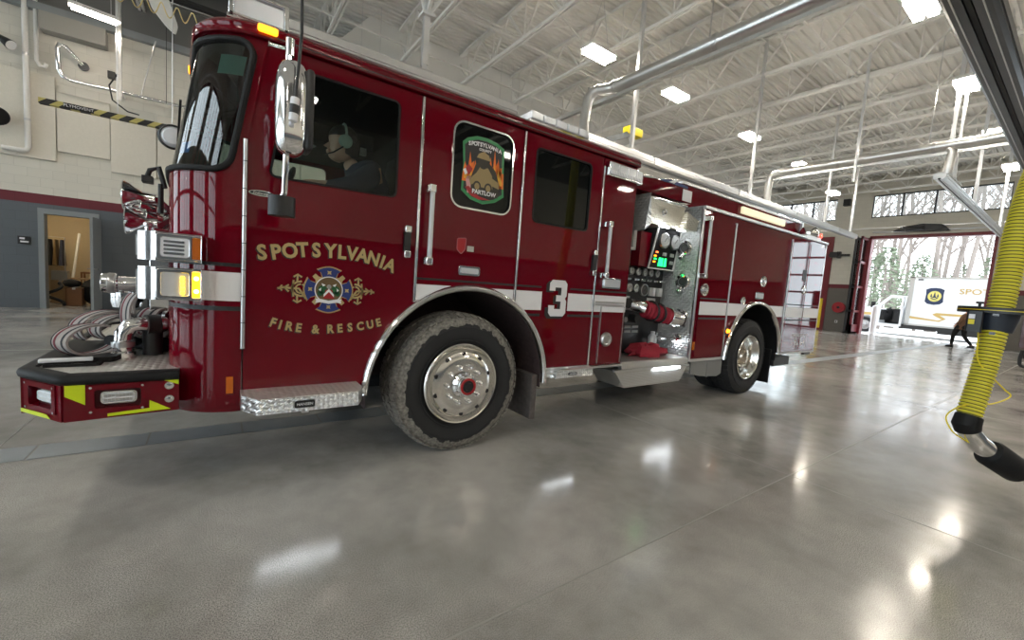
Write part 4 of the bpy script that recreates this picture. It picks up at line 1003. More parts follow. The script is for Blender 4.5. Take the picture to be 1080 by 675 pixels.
# --- wheels
def wheel(cx, cz, R, yo, tw, tm, kind, name, label):
    # yo: outer face, tyre goes inward (+y)
    t = link(name, M().lathe([(.315, .03), (.33, .012), (.37, .0), (.42, -.006), (.46, -.002), (.50, .012), (.525, .03), (R-.006, .055), (R, .075), (R, tw-.075), (R-.006, tw-.055), (.50, tw-.012), (.42, tw+.006), (.315, tw-.03)], (cx, yo, cz), n=72), tm, ENG, label, org=(cx, yo, cz), ang=60)
    mb = M(); nb = 54
    for i in range(nb):
        a = 2*PI*i/nb; da = 2*PI/nb*.36
        for (y0, y1, sh) in ((.012, .085, 0), (.10, .16, .5), (.225, .285, 0), (tw-.085, tw-.012, .5)):
            aa = a+sh*2*PI/nb; r0, r1 = R-.02, R+.008
            def P(an, r, y): return (cx+r*cos(an), yo+y, cz+r*sin(an))
            e = .020 if y0 < .02 else 0; e2 = .02 if y1 > tw-.02 else 0
            mb.hull8([P(aa-da, r0, y0), P(aa+da, r0, y0), P(aa+da, r0, y1), P(aa-da, r0, y1), P(aa-da, r1-e, y0), P(aa+da, r1-e, y0), P(aa+da, r1-e2, y1), P(aa-da, r1-e2, y1)])
    link('tread', mb, tm, t, smooth=False, org=(cx, yo, cz))
    mb = M()
    for rr in (.345, .445): mb.lathe([(rr-.003, .0), (rr-.002, -.009), (rr+.002, -.009), (rr+.003, .0)], (cx, yo, cz), n=72)
    link('sidewall_ring', mb, tm, t, org=(cx, yo, cz))
    rims = mat('polished_rim_'+kind, (.80, .79, .76), .16, 1)
    if kind == 'steer':
        r = link('rim', M().lathe([(.318, .04), (.318, -.004), (.310, -.012), (.300, -.008), (.288, .02), (.272, .035), (.262, .02), (.25, -.005), (.215, -.022), (.19, -.026), (.105, -.026), (.10, -.02)], (cx, yo, cz), n=72), rims, t, 'polished aluminium rim')
        hb = link('hub', M().lathe([(.098, -.02), (.098, -.04), (.085, -.055), (.082, -.085), (.075, -.095), (.062, -.098)], (cx, yo, cz), n=40), CHROME, t)
        link('hub_ring', M().lathe([(.064, -.09), (.064, -.108), (.05, -.11), (.046, -.10)], (cx, yo, cz), n=30), REDC, hb); link('hub_cap', M().lathe([(.047, -.095), (.047, -.103), (.03, -.105), (.028, -.112), (0, -.112)], (cx, yo, cz), n=24), BLACK, hb)
        hr, hy, nr, ny = .236, -.012, .143, -.026
    else:
        r = link('rim', M().lathe([(.318, .03), (.318, -.004), (.310, -.012), (.300, -.006), (.290, .03), (.275, .05), (.262, .12), (.25, .165), (.18, .175), (.11, .175)], (cx, yo, cz), n=72), rims, t, 'deep dished polished rim')
        hb = link('hub', M().lathe([(.135, .175), (.13, .12), (.115, .06), (.095, .03), (.06, .02), (0, .018)], (cx, yo, cz), n=40), mat('hub_brownish_chrome', (.62, .55, .46), .2, 1), t)
        hr, hy, nr, ny = .236, .168, .165, .17
    for i in range(10):
        a = 2*PI*(i+.5)/10; p = (cx+hr*cos(a), yo+hy, cz+hr*sin(a))
        q = link('hand_hole', M().cyl((p[0], p[1]-.004, p[2]), (p[0], p[1]+.012, p[2]), .017, n=16), BLACK, r)
        a = 2*PI*i/10; p = (cx+nr*cos(a), yo+ny, cz+nr*sin(a))
        link('lug_nut', M().lathe([(.021, 0), (.021, -.012), (.015, -.016), (.014, -.045), (.008, -.052), (0, -.053)], p, n=12), CHROME, r)
    return t
wheel(1.565, .54, .54, -.012, .38, TYRED, 'steer', 'front_wheel', 'dusty front wheel with polished rim')
wheel(6.22, .54, .54, .02, .28, TYRE, 'drive', 'rear_wheel', 'black rear wheel with deep dished rim')
def plain_tyre(cx, y0, y1, R, name='inner_tyre'):
    w = y1-y0; return link(name, M().lathe([(.30, .03), (.42, 0), (.50, .015), (R, .05), (R, w-.05), (.50, w-.015), (.42, w), (.30, w-.03), (.30, .03)], (cx, y0, .54), n=48), TYRE, ENG)
plain_tyre(6.22, .34, .62, .54); plain_tyre(6.22, 1.84, 2.12, .54); plain_tyre(6.22, 2.16, 2.44, .54, 'far_rear_tyre'); plain_tyre(1.565, 2.06, 2.44, .54, 'far_front_tyre')
link('axle', M().cyl((1.565, .3, .54), (1.565, 2.2, .54), .07).cyl((6.22, .6, .54), (6.22, 1.9, .54), .1).cyl((6.22, 1.08, .54), (6.22, 1.38, .54), .22), BLACK, ENG)
link('chassis_frame', M().box(-.1, 8.2, .82, .92, .62, .88).box(-.1, 8.2, 1.54, 1.64, .62, .88).box(2.5, 3.4, .9, 1.6, .42, .7).box(3.5, 5.3, .5, 1.9, .5, .62), BLACK, ENG)

# --- steps
def step(x0, x1, name='step', c=.07, d=.25, z0=.53, z1=.615):
    poly = [(x0, 0), (x0, -d+.13), (x0+c, -d), (x1-c*.7, -d), (x1, -d+.1), (x1, 0)]
    mb = M().plate(poly, (), z0, z1, 'z'); o = link(name, mb, TREAD_XZ, ENG, 'tread-plate step under the door', smooth=False, bev=.004)
    link('ground_light', M().box(x0+.11, x1-.08, -.008, .002, z0-.014, z0-.002), LEDW, o, 'lit white strip under the step')
    link('step_tread', M().plate([(x, y) for x, y in poly], (), z1, z1+.004, 'z'), TREAD_XY, o, smooth=False)
    mb = M().use(BLACK).plate(rrect((x0+x1)/2-.075, (x0+x1)/2+.03, z0+.022, z1-.022, .008), (), -d-.004, -d)
    text_mesh('HANSEN', .022, WHITE, mb, flatY((x0+x1)/2-.022, -d-.0045, (z0+z1)/2)); link('maker_plate', mb, BLACK, o, smooth=False)
    return o
s1 = step(.112, .765); link('step_latch', M().box(.42, .5, .03, .1, .46, .53).box(.44, .48, .0, .05, .44, .47), STEEL, s1)
step(2.38, 2.95, d=.12, z0=.535, z1=.605)
link('sill_trim', M().box(2.38, 3.44, -.02, 0, .575, .60), STEEL, ENG)

# --- far side, back and floor of the cab, dark interior
wf = [rrect(.30, 1.0, 1.85, 2.49, .05), rrect(2.1, 2.8, 1.87, 2.49, .05)]
link('far_side_panel', M().plate([(.12, .55), (3.43, .55), (3.43, 2.58), (.21, 2.58), (.12, 2.03)], wf, W-.03, W), RED, ENG)
link('far_window_pane', M().plate(wf[0], (), W-.02, W-.016).plate(wf[1], (), W-.02, W-.016), WINGL, ENG)
link('cab_back_wall', M().box(3.38, 3.43, .03, W-.03, .6, 2.58), BLACK, ENG)
link('cab_lining', M().box(.25, 3.38, .04, W-.04, 2.53, 2.575).box(.13, 3.38, .04, W-.04, 1.28, 1.33).box(1.25, 1.29, .035, W-.04, 1.33, 2.53), DARKIN, ENG)
link('dashboard', M().plate(rpoly([(-.15, 1.33), (.30, 1.33), (.30, 1.70), (.22, 1.83), (-.12, 1.85)], .04), (), .12, W-.12), DARKIN, ENG)
st = link('driver_seat', M().plate(rpoly([(.78, 1.33), (1.2, 1.33), (1.26, 2.28), (1.16, 2.30), (1.05, 1.55), (.78, 1.52)], .04), (), .3, .78), SEATM, ENG, bev=.02)
link('passenger_seat', M().plate(rpoly([(.78, 1.33), (1.2, 1.33), (1.26, 2.28), (1.16, 2.30), (1.05, 1.55), (.78, 1.52)], .04), (), 1.55, 2.05), SEATM, ENG, bev=.02)
link('steering_wheel', M().tube([(.36+.03*sin(2*PI*i/24)*2.0, .5+.22*cos(2*PI*i/24), 1.86+.16*sin(2*PI*i/24)) for i in range(24)], .014, 8, closed=True).cyl((.36, .5, 1.86), (.2, .5, 1.7), .03), BLACK, ENG)
link('overhead_console', M().box(.5, 1.1, 1.0, 1.5, 2.40, 2.53), DARKIN, ENG)
mi = M().plate(rpoly([(.93, 2.33), (1.02, 2.33), (1.02, 2.39), (.93, 2.39)], .01), (), .9, .92); link('cab_radio_mount', mi, STEEL, ENG)
link('dome_lamp', M().lathe([(0, -.01), (.05, -.008), (.06, 0)], (.62, 1.2, 2.39), 'z'), LENS, ENG)

# --- mirror
def capsule(cx, cy, z0, z1, rx, ry):
    n = 28; v = []; L = 15
    for i in range(L):
        t = -cos(PI*i/(L-1)); s = max(.02, (1-abs(t)**5))**.35
        for k in range(n):
            a = 2*PI*k/n; c, q = cos(a), sin(a)
            v.append((cx+rx*s*math.copysign(abs(c)**.7, c), cy+ry*s*math.copysign(abs(q)**.7, q), (z0+z1)/2+(z1-z0)/2*t))
    return M().add(v, [(i*n+k, i*n+(k+1) % n, (i+1)*n+(k+1) % n, (i+1)*n+k) for i in range(L-1) for k in range(n)]+[tuple(range(n)), tuple(range((L-1)*n, L*n))])
mr = link('side_mirror', capsule(.298, -.36, 1.905, 2.365, .075, .085), CHROME, ENG, 'tall chrome side mirror on arms', ang=60)
link('mirror_glass_frame', M().box(.352, .392, -.435, -.285, 1.94, 2.335), BLACK, mr, bev=.018)
link('mirror_arm', M().tube([(.28, -.36, 2.34), (.28, -.36, 2.46), (.29, -.33, 2.47), (.36, -.02, 2.56)], .014), CHROME, mr); link('mirror_arm', M().tube([(.28, -.36, 1.95), (.275, -.36, 1.72), (.26, -.34, 1.68)], .014).tube([(.275, -.36, 1.74), (.32, -.02, 1.86)], .011), CHROME, mr)
link('clamp_lever', M().cyl((.28, -.36, 2.42), (.195, -.37, 2.41), .008).cyl((.195, -.37, 2.41), (.19, -.37, 2.41), .013).cyl((.285, -.36, 2.39), (.285, -.36, 2.47), .02), CHROME, mr)
link('convex_mirror', M().plate([(.265+.062*cos(PI*k/12), -.36+.05*sin(PI*k/12)) for k in range(24)], (), 1.60, 1.70, 'z'), BLACK, mr, 'short black convex mirror under the chrome one', bev=.008)
# far side mirror
fm = link('far_mirror', M().lathe([(0, -.05), (.07, -.04), (.10, 0), (.095, .02), (0, .02)], (-.36, 2.5, 2.515), 'y'), WHITE, ENG, 'round far-side mirror with black rim'); link('mirror_rim', M().lathe([(.10, -.02), (.118, 0), (.10, .02)], (-.36, 2.5, 2.515), 'y'), BLACK, fm); link('mirror_arm', M().tube([(-.34, 2.5, 2.42), (-.1, 2.45, 2.5)], .012), BLACK, fm)

# --- nose fittings: headlamp housings
def housing(z0, z1, name, lab, lit):
    poly = rpoly([(-.065, .02), (-.065, -.045), (-.262, -.045), (-.335, .02), (-.36, .46), (-.2, .46)], .018, 3)
    o = link(name, M().plate(poly, (), z0, z1, 'z'), CHROME, ENG, lab, bev=.014)
    link('side_bezel', M().plate(rrect(-.255, -.068, z0+.006, z1-.006, .015), [rrect(-.235, -.122, z0+.024, z1-.024, .012), rrect(-.108, -.074, z0+.016, z1-.016, .006)], -.056, -.044), CHROME, o, bev=.003)
    if lit:
        link('side_lens', M().plate(rrect(-.235, -.122, z0+.024, z1-.024, .012), (), -.050, -.044), LENS, o)
        mb = M()
        for i in range(5): mb.cyl((-.148, -.052, z0+.04+.0195*i), (-.148, -.058, z0+.04+.0195*i), .0095, n=10)
        link('lit_turn_bulb', mb, mat('lit_yellow_bulb', (1, .7, .05), .3, emit=(1, .62, .03), es=2), o)
        link('amber_lens', M().plate(rrect(-.108, -.074, z0+.016, z1-.016, .006), (), -.053, -.044), AMBER_ON, o, 'lit amber side lens')
        for z in (z0+.05, z1-.05): link('lit_bulb', M().lathe([(0, -.012), (.01, -.009), (.012, 0)], (-.091, -.053, z)), AMBER_HOT, o)
    else:
        link('side_lens', M().plate(rrect(-.235, -.122, z0+.024, z1-.024, .012), (), -.050, -.044), LENSW, o)
        mb = M()
        for i in range(4): mb.plate(rrect(-.225, -.14, z0+.034+.02*i, z0+.046+.02*i, .005), (), -.056, -.05)
        link('reflector_row', mb, CHROME, o, bev=.002)
        link('amber_lens', M().plate(rrect(-.108, -.074, z0+.016, z1-.016, .006), (), -.053, -.044), AMBER, o, 'unlit amber side lens')
    link('headlamp', M().box(-.346, -.335, .08, .22, z0+.02, z1-.02), LENS, o); link('headlamp', M().box(-.356, -.345, .26, .40, z0+.02, z1-.02), LENS, o)
    return o
housing(1.333, 1.478, 'upper_lamp_housing', 'upper chrome lamp housing with clear side lens', False)
housing(1.132, 1.300, 'lower_lamp_housing', 'lower chrome lamp housing with lit amber lens', True)
link('front_grille', M().plate(rrect(.75, 1.75, .85, 1.7, .08), (), -.36, -.26, 'x'), CHROME, ENG, bev=.01)
mb = M()
for i in range(7): mb.box(-.375, -.36, .8, 1.66, .92+.1*i, .97+.1*i)
link('grille_slat', mb, BLACK, ENG)

# chrome air horns on the nose
def horn(c, r0, L, ax_end, name, lab):
    prof = [(0, .02), (r0*.93, .01), (r0, 0), (r0*1.02, .006), (r0*.86, .03), (r0*.60, .055), (r0*.42, .09), (r0*.34, .15), (r0*.3, L)]
    o = link(name, M().lathe(prof, c, 'x', 32), CHROME, ENG, lab); link('horn_throat', M().lathe([(0, .012), (r0*.9, .004)], c, 'x', 24), CHROME, o)
    link('horn_pipe', M().tube([(c[0]+L*.8, c[1], c[2]), (c[0]+L+.02, c[1]+.02, c[2]-.01), ax_end], r0*.3, 12), CHROME, o); return o
horn((-.475, .70, 1.715), .088, .14, (-.27, .75, 1.66), 'air_horn', 'upper chrome horn bell'); horn((-.46, .66, 1.562), .082, .13, (-.26, .7, 1.60), 'air_horn', 'lower chrome horn bell')
mb = M()
for c, r in (((-.37, .68, 1.66), .035), ((-.34, .66, 1.60), .03), ((-.42, .7, 1.63), .028), ((-.31, .7, 1.53), .025)): mb.cyl((c[0]-.03, c[1], c[2]), (c[0]+.05, c[1]+.02, c[2]-.01), r, r*.8)
mb.cyl((-.34, .5, 1.478), (-.34, .5, 1.53), .016).cyl((-.34, .5, 1.53), (-.34, .5, 1.55), .022)
link('horn_manifold', mb, CHROME, ENG, bev=.004)
link('nose_bracket', M().tube([(-.27, .6, 1.78), (-.30, .62, 1.90), (-.345, .64, 1.88), (-.36, .64, 1.83)], .014).box(-.38, -.33, .6, .68, 1.80, 1.84).cyl((-.29, .6, 1.62), (-.29, .6, 1.80), .014), BLACK, ENG)

# --- front bumper
BP = link('front_bumper', M().plate([(-.755, .27), (-.585, .045), (-.2, .045), (-.2, W-.045), (-.585, W-.045), (-.755, W-.27)], (), .53, .70, 'z'), mat('bumper_core_red', (.14, .004, .01), .5), ENG, 'deep red front bumper extension with tread-plate deck')
def frame_plate(o, u, nrm, outer, holes, t, d0=0.):
    # plate standing in a vertical plane: o origin, u horizontal direction, nrm outward normal
    u = Vector(u).normalized(); nrm = Vector(nrm).normalized(); o = Vector(o); mb = M().plate(outer, holes, 0, 1)
    mb.v = [tuple(o+u*x+Vector((0, 0, z))+nrm*(d0+t*(1-y))) for x, y, z in mb.v]; return mb
sx0 = (-.60, .012, 0); cu = (-.785+.60, .245-.0, 0); cn = Vector((-.245, -.185, 0)).normalized(); CLn = Vector(cu).length
link('side_face', frame_plate(sx0, (1, 0, 0), (0, -1, 0), [(0, .52), (.435, .535), (.435, .705), (0, .705)], [rrect(.105, .285, .575, .675, .01)], .035, -.023), RED, BP, smooth=False)
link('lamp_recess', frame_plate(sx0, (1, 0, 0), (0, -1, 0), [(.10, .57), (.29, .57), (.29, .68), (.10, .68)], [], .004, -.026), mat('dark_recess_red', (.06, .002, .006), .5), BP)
link('recess_frame', frame_plate(sx0, (1, 0, 0), (0, -1, 0), rrect(.082, .30, .552, .697, .006), [rrect(.108, .282, .578, .672, .01)], .006, .012), RED, BP, smooth=False)
def warn(o, u, nrm, x0, x1, z0, z1, d):
    q = link('warning_lamp', frame_plate(o, u, nrm, rrect(x0, x1, z0, z1, .02), [], .016, d), CHROME, BP, 'clear oval warning lamp in the bumper', bev=.004)
    link('lamp_lens', frame_plate(o, u, nrm, rrect(x0+.01, x1-.01, z0+.008, z1-.008, .016), [], .008, d+.014), LENSW, q, bev=.003)
    n = 8
    for j in (0, 1):
        mb = M(); pts = []
        for i in range(n):
            cx_ = x0+.022+(x1-x0-.044)*i/(n-1); cz_ = z0+(z1-z0)*(.33+.34*j); mb.v += frame_plate(o, u, nrm, rrect(cx_-.006, cx_+.006, cz_-.008, cz_+.008, .002, 1), [], .003, d+.022).v
            k = len(mb.v); f_ = frame_plate(o, u, nrm, rrect(cx_-.006, cx_+.006, cz_-.008, cz_+.008, .002, 1), [], .003, d+.022).f; nn = len(frame_plate(o, u, nrm, rrect(0, 1, 0, 1, .1, 1), [], 1).v)
            mb.f += [[a+k-nn for a in ff] for ff in f_]; mb.m += [0]*len(f_)
        link('led_row', mb, STEEL, q)
warn(sx0, (1, 0, 0), (0, -1, 0), .125, .265, .592, .658, -.022)
link('chamfer_face', frame_plate(sx0, cu, cn, [(0, .52), (CLn, .525), (CLn, .705), (0, .705)], [rrect(.06, .25, .575, .675, .01)], .035, -.023), RED, BP, smooth=False)
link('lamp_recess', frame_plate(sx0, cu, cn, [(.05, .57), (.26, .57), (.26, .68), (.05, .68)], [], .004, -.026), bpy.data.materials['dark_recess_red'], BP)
link('recess_frame', frame_plate(sx0, cu, cn, rrect(.035, .275, .552, .697, .006), [rrect(.062, .248, .578, .672, .01)], .006, .012), RED, BP, smooth=False)
warn(sx0, cu, cn, .085, .225, .592, .658, -.022)
mb = M(); f0 = [(-.785, .245), (-.785, W-.245)]; mb.box(-.80, -.77, .245, W-.245, .52, .705); link('front_face', mb, RED, BP, smooth=False)
link('lime_chevron', frame_plate(sx0, (1, 0, 0), (0, -1, 0), [(.004, .703), (.075, .703), (.075, .60), (.004, .648)], [], .002, .012), LIME, BP, smooth=False)
link('lime_chevron', frame_plate(sx0, (1, 0, 0), (0, -1, 0), [(.155, .549), (.155, .535), (.40, .547), (.315, .602), (.315, .56)], [], .0025, .018), LIME, BP, smooth=False)
link('lime_chevron', frame_plate(sx0, (1, 0, 0), (0, -1, 0), [(.37, .703), (.434, .703), (.434, .676)], [], .002, .012), LIME, BP, smooth=False)
link('lime_chevron', frame_plate(sx0, cu, cn, [(.10, .548), (.07, .528), (CLn, .53), (CLn, .548)], [], .0025, .018), LIME, BP, smooth=False)
for x, z in ((-.205, .672), (-.205, .60)): link('bolt', M().lathe([(0, -.012), (.012, -.01), (.015, 0)], (x, -.0, z), n=16).lathe([(.0, -.004), (.02, -.004), (.02, 0)], (x, 0.0, z), n=16), CHROME, BP)
mb = M()
for x, z in ((.095, .685), (.288, .685), (.095, .563), (.288, .567)): mb.v += []; mb.cyl((sx0[0]+x, -.004, z), (sx0[0]+x, -.010, z), .006, n=10)
u_ = Vector(cu).normalized()
for x, z in ((.045, .685), (.265, .685), (.045, .563), (.265, .563)):
    p = Vector(sx0)+u_*x+Vector((0, 0, z))+cn*.018; mb.cyl(p, p+cn*.005, .006, n=10)
link('screw_head', mb, CHROME, BP)
# rubber edge strip and deck
ed = [(-.165, .0), (-.59, .0), (-.612, .008), (-.79, .24), (-.80, .27), (-.80, W-.27), (-.79, W-.24), (-.612, W-.008), (-.59, W), (-.165, W)]
mb = M(); v = []; sec = [(-.028, .70), (.0, .70), (.016, .712), (.02, .728), (.012, .745), (-.01, .753), (-.045, .753), (-.045, .70)]
cc = Vector((-.4, W/2))
P2 = [Vector(p) for p in ed]
for i, p in enumerate(P2):
    d = (P2[min(i+1, len(P2)-1)]-P2[max(i-1, 0)]).normalized(); nr = Vector((-d.y, d.x)); nr = -nr if (p-cc).dot(nr) < 0 and not i in (0, 9) else nr
    if i in (0, 1): nr = Vector((0, -1))
    if i in (8, 9): nr = Vector((0, 1))
    for s, z in sec: v.append((p.x+nr.x*s, p.y+nr.y*s, z))
k = len(sec); mb.add(v, [(i*k+j, i*k+(j+1) % k, (i+1)*k+(j+1) % k, (i+1)*k+j) for i in range(len(P2)-1) for j in range(k)]+[tuple(range(k)), tuple(range(9*k, 10*k))])
link('rubber_edge', mb, RUBBER, BP, 'black rubber edge strip', ang=60)
link('deck_plate', M().plate([(-.77, .26), (-.59, .03), (-.17, .03), (-.17, W-.03), (-.59, W-.03), (-.77, W-.26)], (), .70, .735, 'z'), TREAD_XY, BP, 'silver tread-plate deck', smooth=False)
link('deck_hatch_rim', M().plate(rrect(-.74, -.52, .30, 1.15, .02), [rrect(-.72, -.54, .32, 1.13, .02)], .735, .75, 'z'), RUBBER, BP)
link('rubber_pad', M().plate(rpoly([(-.76, .40), (-.48, .40), (-.44, .60), (-.50, 1.05), (-.76, 1.05)], .03), (), .735, .765, 'z'), RUBBER, BP, bev=.008)
link('ribbed_light_strip', M().beam((-.76, .34, .765), (-.56, .37, .765), .035, .02), LENSW, BP, bev=.004)

# pipework on the bumper deck
el = link('discharge_elbow', M().lathe([(.058, 0), (.058, .03), (.048, .04), (.048, .10), (.055, .105)], (-.46, .55, .735), 'z', 28).tube([(-.46, .55, .82), (-.455, .55, .88), (-.43, .55, .925), (-.39, .56, .935), (-.34, .58, .93), (-.27, .62, .93)], [.046, .046, .046, .045, .045, .045], 18), CHROME, ENG, 'chrome discharge elbow on the bumper deck')
link('elbow_band', M().cyl((-.46, .55, .80), (-.46, .55, .83), .056, n=28), STEEL, el)
link('coupling', M().cyl((-.36, .575, .93), (-.30, .60, .93), .062, n=20).cyl((-.33, .6, .74), (-.33, .6, .9), .05), BLACK, el)
sr = link('siren_drum', M().lathe([(0, .17), (.075, .17), (.085, .15), (.085, .04), (.075, 0), (0, 0)], (-.50, 1.0, 1.0), 'z', 28), CHROME, ENG, 'chrome drum on a post behind the hose'); link('drum_band', M().lathe([(.087, .0), (.087, .03)], (-.50, 1.0, 1.13), 'z', 28), BLACK, sr); link('drum_post', M().cyl((-.50, 1.0, .735), (-.50, 1.0, 1.0), .035), BLACK, sr)
nz = link('nozzle', M().lathe([(.02, 0), (.058, 0), (.062, .012), (.062, .075), (.046, .08), (.046, .22), (.05, .23), (.05, .3)], (-.60, .85, 1.165), 'x', 26), CHROME, ENG, 'chrome nozzle pointing forward above the bumper'); link('nozzle_grip', M().lathe([(.064, .03), (.066, .035), (.066, .06), (.064, .065)], (-.60, .85, 1.165), 'x', 26), STEEL, nz)
link('valve_handle', M().cyl((-.42, .8, 1.2), (-.42, .8, 1.26), .01).cyl((-.38, .8, 1.2), (-.36, .8, 1.28), .01).box(-.41, -.36, .78, .83, 1.18, 1.23), BLACK, nz)

# --- pump compartment
PX0, PX1, PY = 3.45, 4.66, .46
pp = link('pump_panel', M().box(PX0, PX1, PY, PY+.03, .55, 2.42), mat('black_pump_panel', (.016, .016, .017), .35), ENG, 'black pump control panel full of gauges')
link('recess_floor', M().box(PX0, 4.70, .0, PY, .56, .61), DULLALU, ENG)
lip = link('recess_sill', M().box(PX0, 4.66, -.01, .04, .535, .60), DULLALU, ENG, bev=.004)
link('recess_cheek', M().box(3.43, 3.46, .03, PY, .56, 2.5), STEEL, ENG)
def gauge(x, z, r, parent, y=PY, ring=STEEL, face=DIAL, name='gauge'):
    o = link(name, M().lathe([(0, -.02), (r*.82, -.02), (r*.84, -.028), (r, -.026), (r, 0)], (x, y, z), n=28), ring, parent)
    link('dial', M().lathe([(0, -.022), (r*.82, -.022)], (x, y, z), n=24), face, o)
    link('needle', M().beam((x-r*.1, y-.024, z-r*.15), (x+r*.4, y-.024, z+r*.45), .004, .003), BLACK, o, smooth=False); return o
for x in (3.78, 3.90, 4.02, 4.145, 4.27, 4.39, 4.51): gauge(x, 1.60, .045, pp)
for x in (3.78, 3.90, 4.01, 4.13): gauge(x, 1.40, .05, pp)
gauge(4.145, 1.745, .075, pp, ring=REDG, face=DIALK); gauge(4.29, 1.385, .075, pp, face=DIALK)
for i, x in enumerate((3.84, 3.96, 4.10, 4.22, 4.34, 4.47, 4.58)):
    link('pull_handle', M().box(x-.04, x+.04, PY-.05, PY-.03, 1.49, 1.515).box(x-.012, x+.012, PY-.04, PY, 1.495, 1.51), CHROME, pp, bev=.005)
for i, x in enumerate((4.38, 4.45, 4.52, 4.59)):
    link('lever', M().box(x-.024, x+.024, PY-.05, PY-.02, 1.315, 1.42).box(x-.012, x+.012, PY-.02, PY, 1.35, 1.39), WHITE if i % 2 else DIAL, pp, bev=.006)
for x, z in ((3.88, 1.27), (4.0, 1.28), (4.42, 1.27), (4.5, 1.27)): link('label_plate', M().box(x-.045, x+.045, PY-.006, PY, z-.02, z+.02), DIAL, pp)
for x, z in ((4.06, .93), (4.2, .93), (4.06, .87), (4.2, .87), (3.9, .82)): link('label_plate', M().box(x-.055, x+.055, PY-.005, PY, z-.014, z+.014), DIAL, pp)
for x, z in ((3.8, 1.15), (3.93, 1.02), (3.82, .95)): link('drain_valve', M().cyl((x, PY, z), (x, PY-.06, z), .02).cyl((x, PY-.06, z), (x, PY-.075, z), .032), STEEL, pp)
link('upper_bracket', M().box(3.95, 4.0, PY-.06, PY, 1.85, 2.1).box(3.9, 4.1, PY-.06, PY-.02, 1.84, 1.87), WPAINT, pp)
link('red_side_box', M().box(4.0, 4.22, .34, PY, 1.66, 2.06), RED, pp)
# instrument head, tilted
ih = link('instrument_head', M().hull8([(4.165, .33, 1.65), (4.655, .33, 1.65), (4.655, PY, 1.65), (4.165, PY, 1.65), (4.20, .26, 2.12), (4.655, .26, 2.12), (4.655, PY, 2.12), (4.20, PY, 2.12)]), DARKIN, pp, 'tilted instrument head with two large gauges')
def hd(x, z): return .33-.07*(z-1.65)/.47-.0
for x, z in ((4.345, 1.985), (4.555, 1.985)): gauge(x, z, .092, pp, y=hd(x, z)-.002, name='pressure_gauge')
for a, b in (((4.165, 1.65), (4.20, 2.12)), ((4.655, 1.65), (4.655, 2.12)), ((4.165, 1.65), (4.655, 1.65))): link('head_frame', M().beam((a[0], hd(*a)-.004, a[1]), (b[0], hd(*b)-.004, b[1]), .016, .016), WPAINT, ih)
for i, (x, z, m) in enumerate(((4.355, 1.735, LEDG), (4.40, 1.735, LEDG), (4.465, 1.735, LEDG))): link('green_led', M().box(x-.018, x+.018, hd(x, z)-.008, hd(x, z)+.01, z-.05, z+.05), m, ih, 'lit green level light')
for x, z, m in ((4.27, 1.845, LEDR), (4.25, 1.80, AMBER_ON), (4.26, 1.765, LEDG), (4.25, 1.73, AMBER_ON)): link('status_led', M().box(x-.02, x+.02, hd(x, z)-.008, hd(x, z)+.01, z-.009, z+.009), m, ih)
for x, z in ((4.42, 1.83), (4.57, 1.83), (4.59, 1.74)): link('switch', M().box(x-.035, x+.035, hd(x, z)-.01, hd(x, z)+.01, z-.02, z+.02), DIAL, ih)
# red connected hose and discharge
dis = link('pump_discharge', M().tube([(3.92, PY, 1.2), (3.93, .36, 1.2), (3.97, .25, 1.19), (4.02, .19, 1.17)], .07, 18), CHROME, pp); link('discharge_cap', M().cyl((3.86, .40, 1.22), (3.84, .30, 1.22), .06, n=18).cyl((3.9, .3, 1.05), (3.9, .2, 1.05), .05), BLACK, dis)
rh = thing('red_hose', 'short thick red hose with chrome coupling, connected to the pump panel', 'hose', (4.2, .15, 1.12), None)
rv = []
for i in range(26): rv.append((3.99+.0135*i, .19-.0035*i, 1.165-.0028*i))
link('hose_body', M().tube(rv, [.088+.012*sin(i*1.5) for i in range(26)], 20), REDHOSE, rh)
for t_ in (7, 14): link('clamp_ring', M().tube([(rv[t_][0]+.0, rv[t_][1]+.112*cos(a), rv[t_][2]+.112*sin(a)) for a in [2*PI*k/20 for k in range(20)]], .012, 8, closed=True), BLACK, rh)
link('coupling', M().cyl((4.33, .10, 1.095), (4.43, .075, 1.075), .10, n=24).cyl((4.43, .075, 1.075), (4.50, .06, 1.06), .086, n=24), CHROME, rh, bev=.006)
link('end_cap', M().cyl((4.50, .06, 1.06), (4.53, .052, 1.054), .075, n=20).beam((4.52, .05, 1.13), (4.54, .05, .98), .05, .04), BLACK, rh)
bt = link('foam_bottle', M().lathe([(0, 0), (.05, 0), (.052, .02), (.052, .13), (.04, .16), (.02, .17)], (4.43, .36, .68), 'z', 20), mat('white_bottle', (.62, .64, .64), .4), ENG, 'pale bottle on the panel shelf'); link('bottle_cap', M().cyl((4.43, .36, .85), (4.43, .36, .88), .025), WHITE, bt)
link('drain_tap', M().cyl((4.52, .44, .80), (4.52, .30, .80), .03).cyl((4.52, .36, .80), (4.52, .36, .86), .012).cyl((4.49, .30, .80), (4.58, .30, .80), .028), CHROME, pp)
o = link('red_cloth', blob((4.18, .26, .66), (.30, .17, .09), 18, 9, .25), REDHOSE); tag(o, 'crumpled red cloth lying on the sill of the pump compartment', 'cloth')
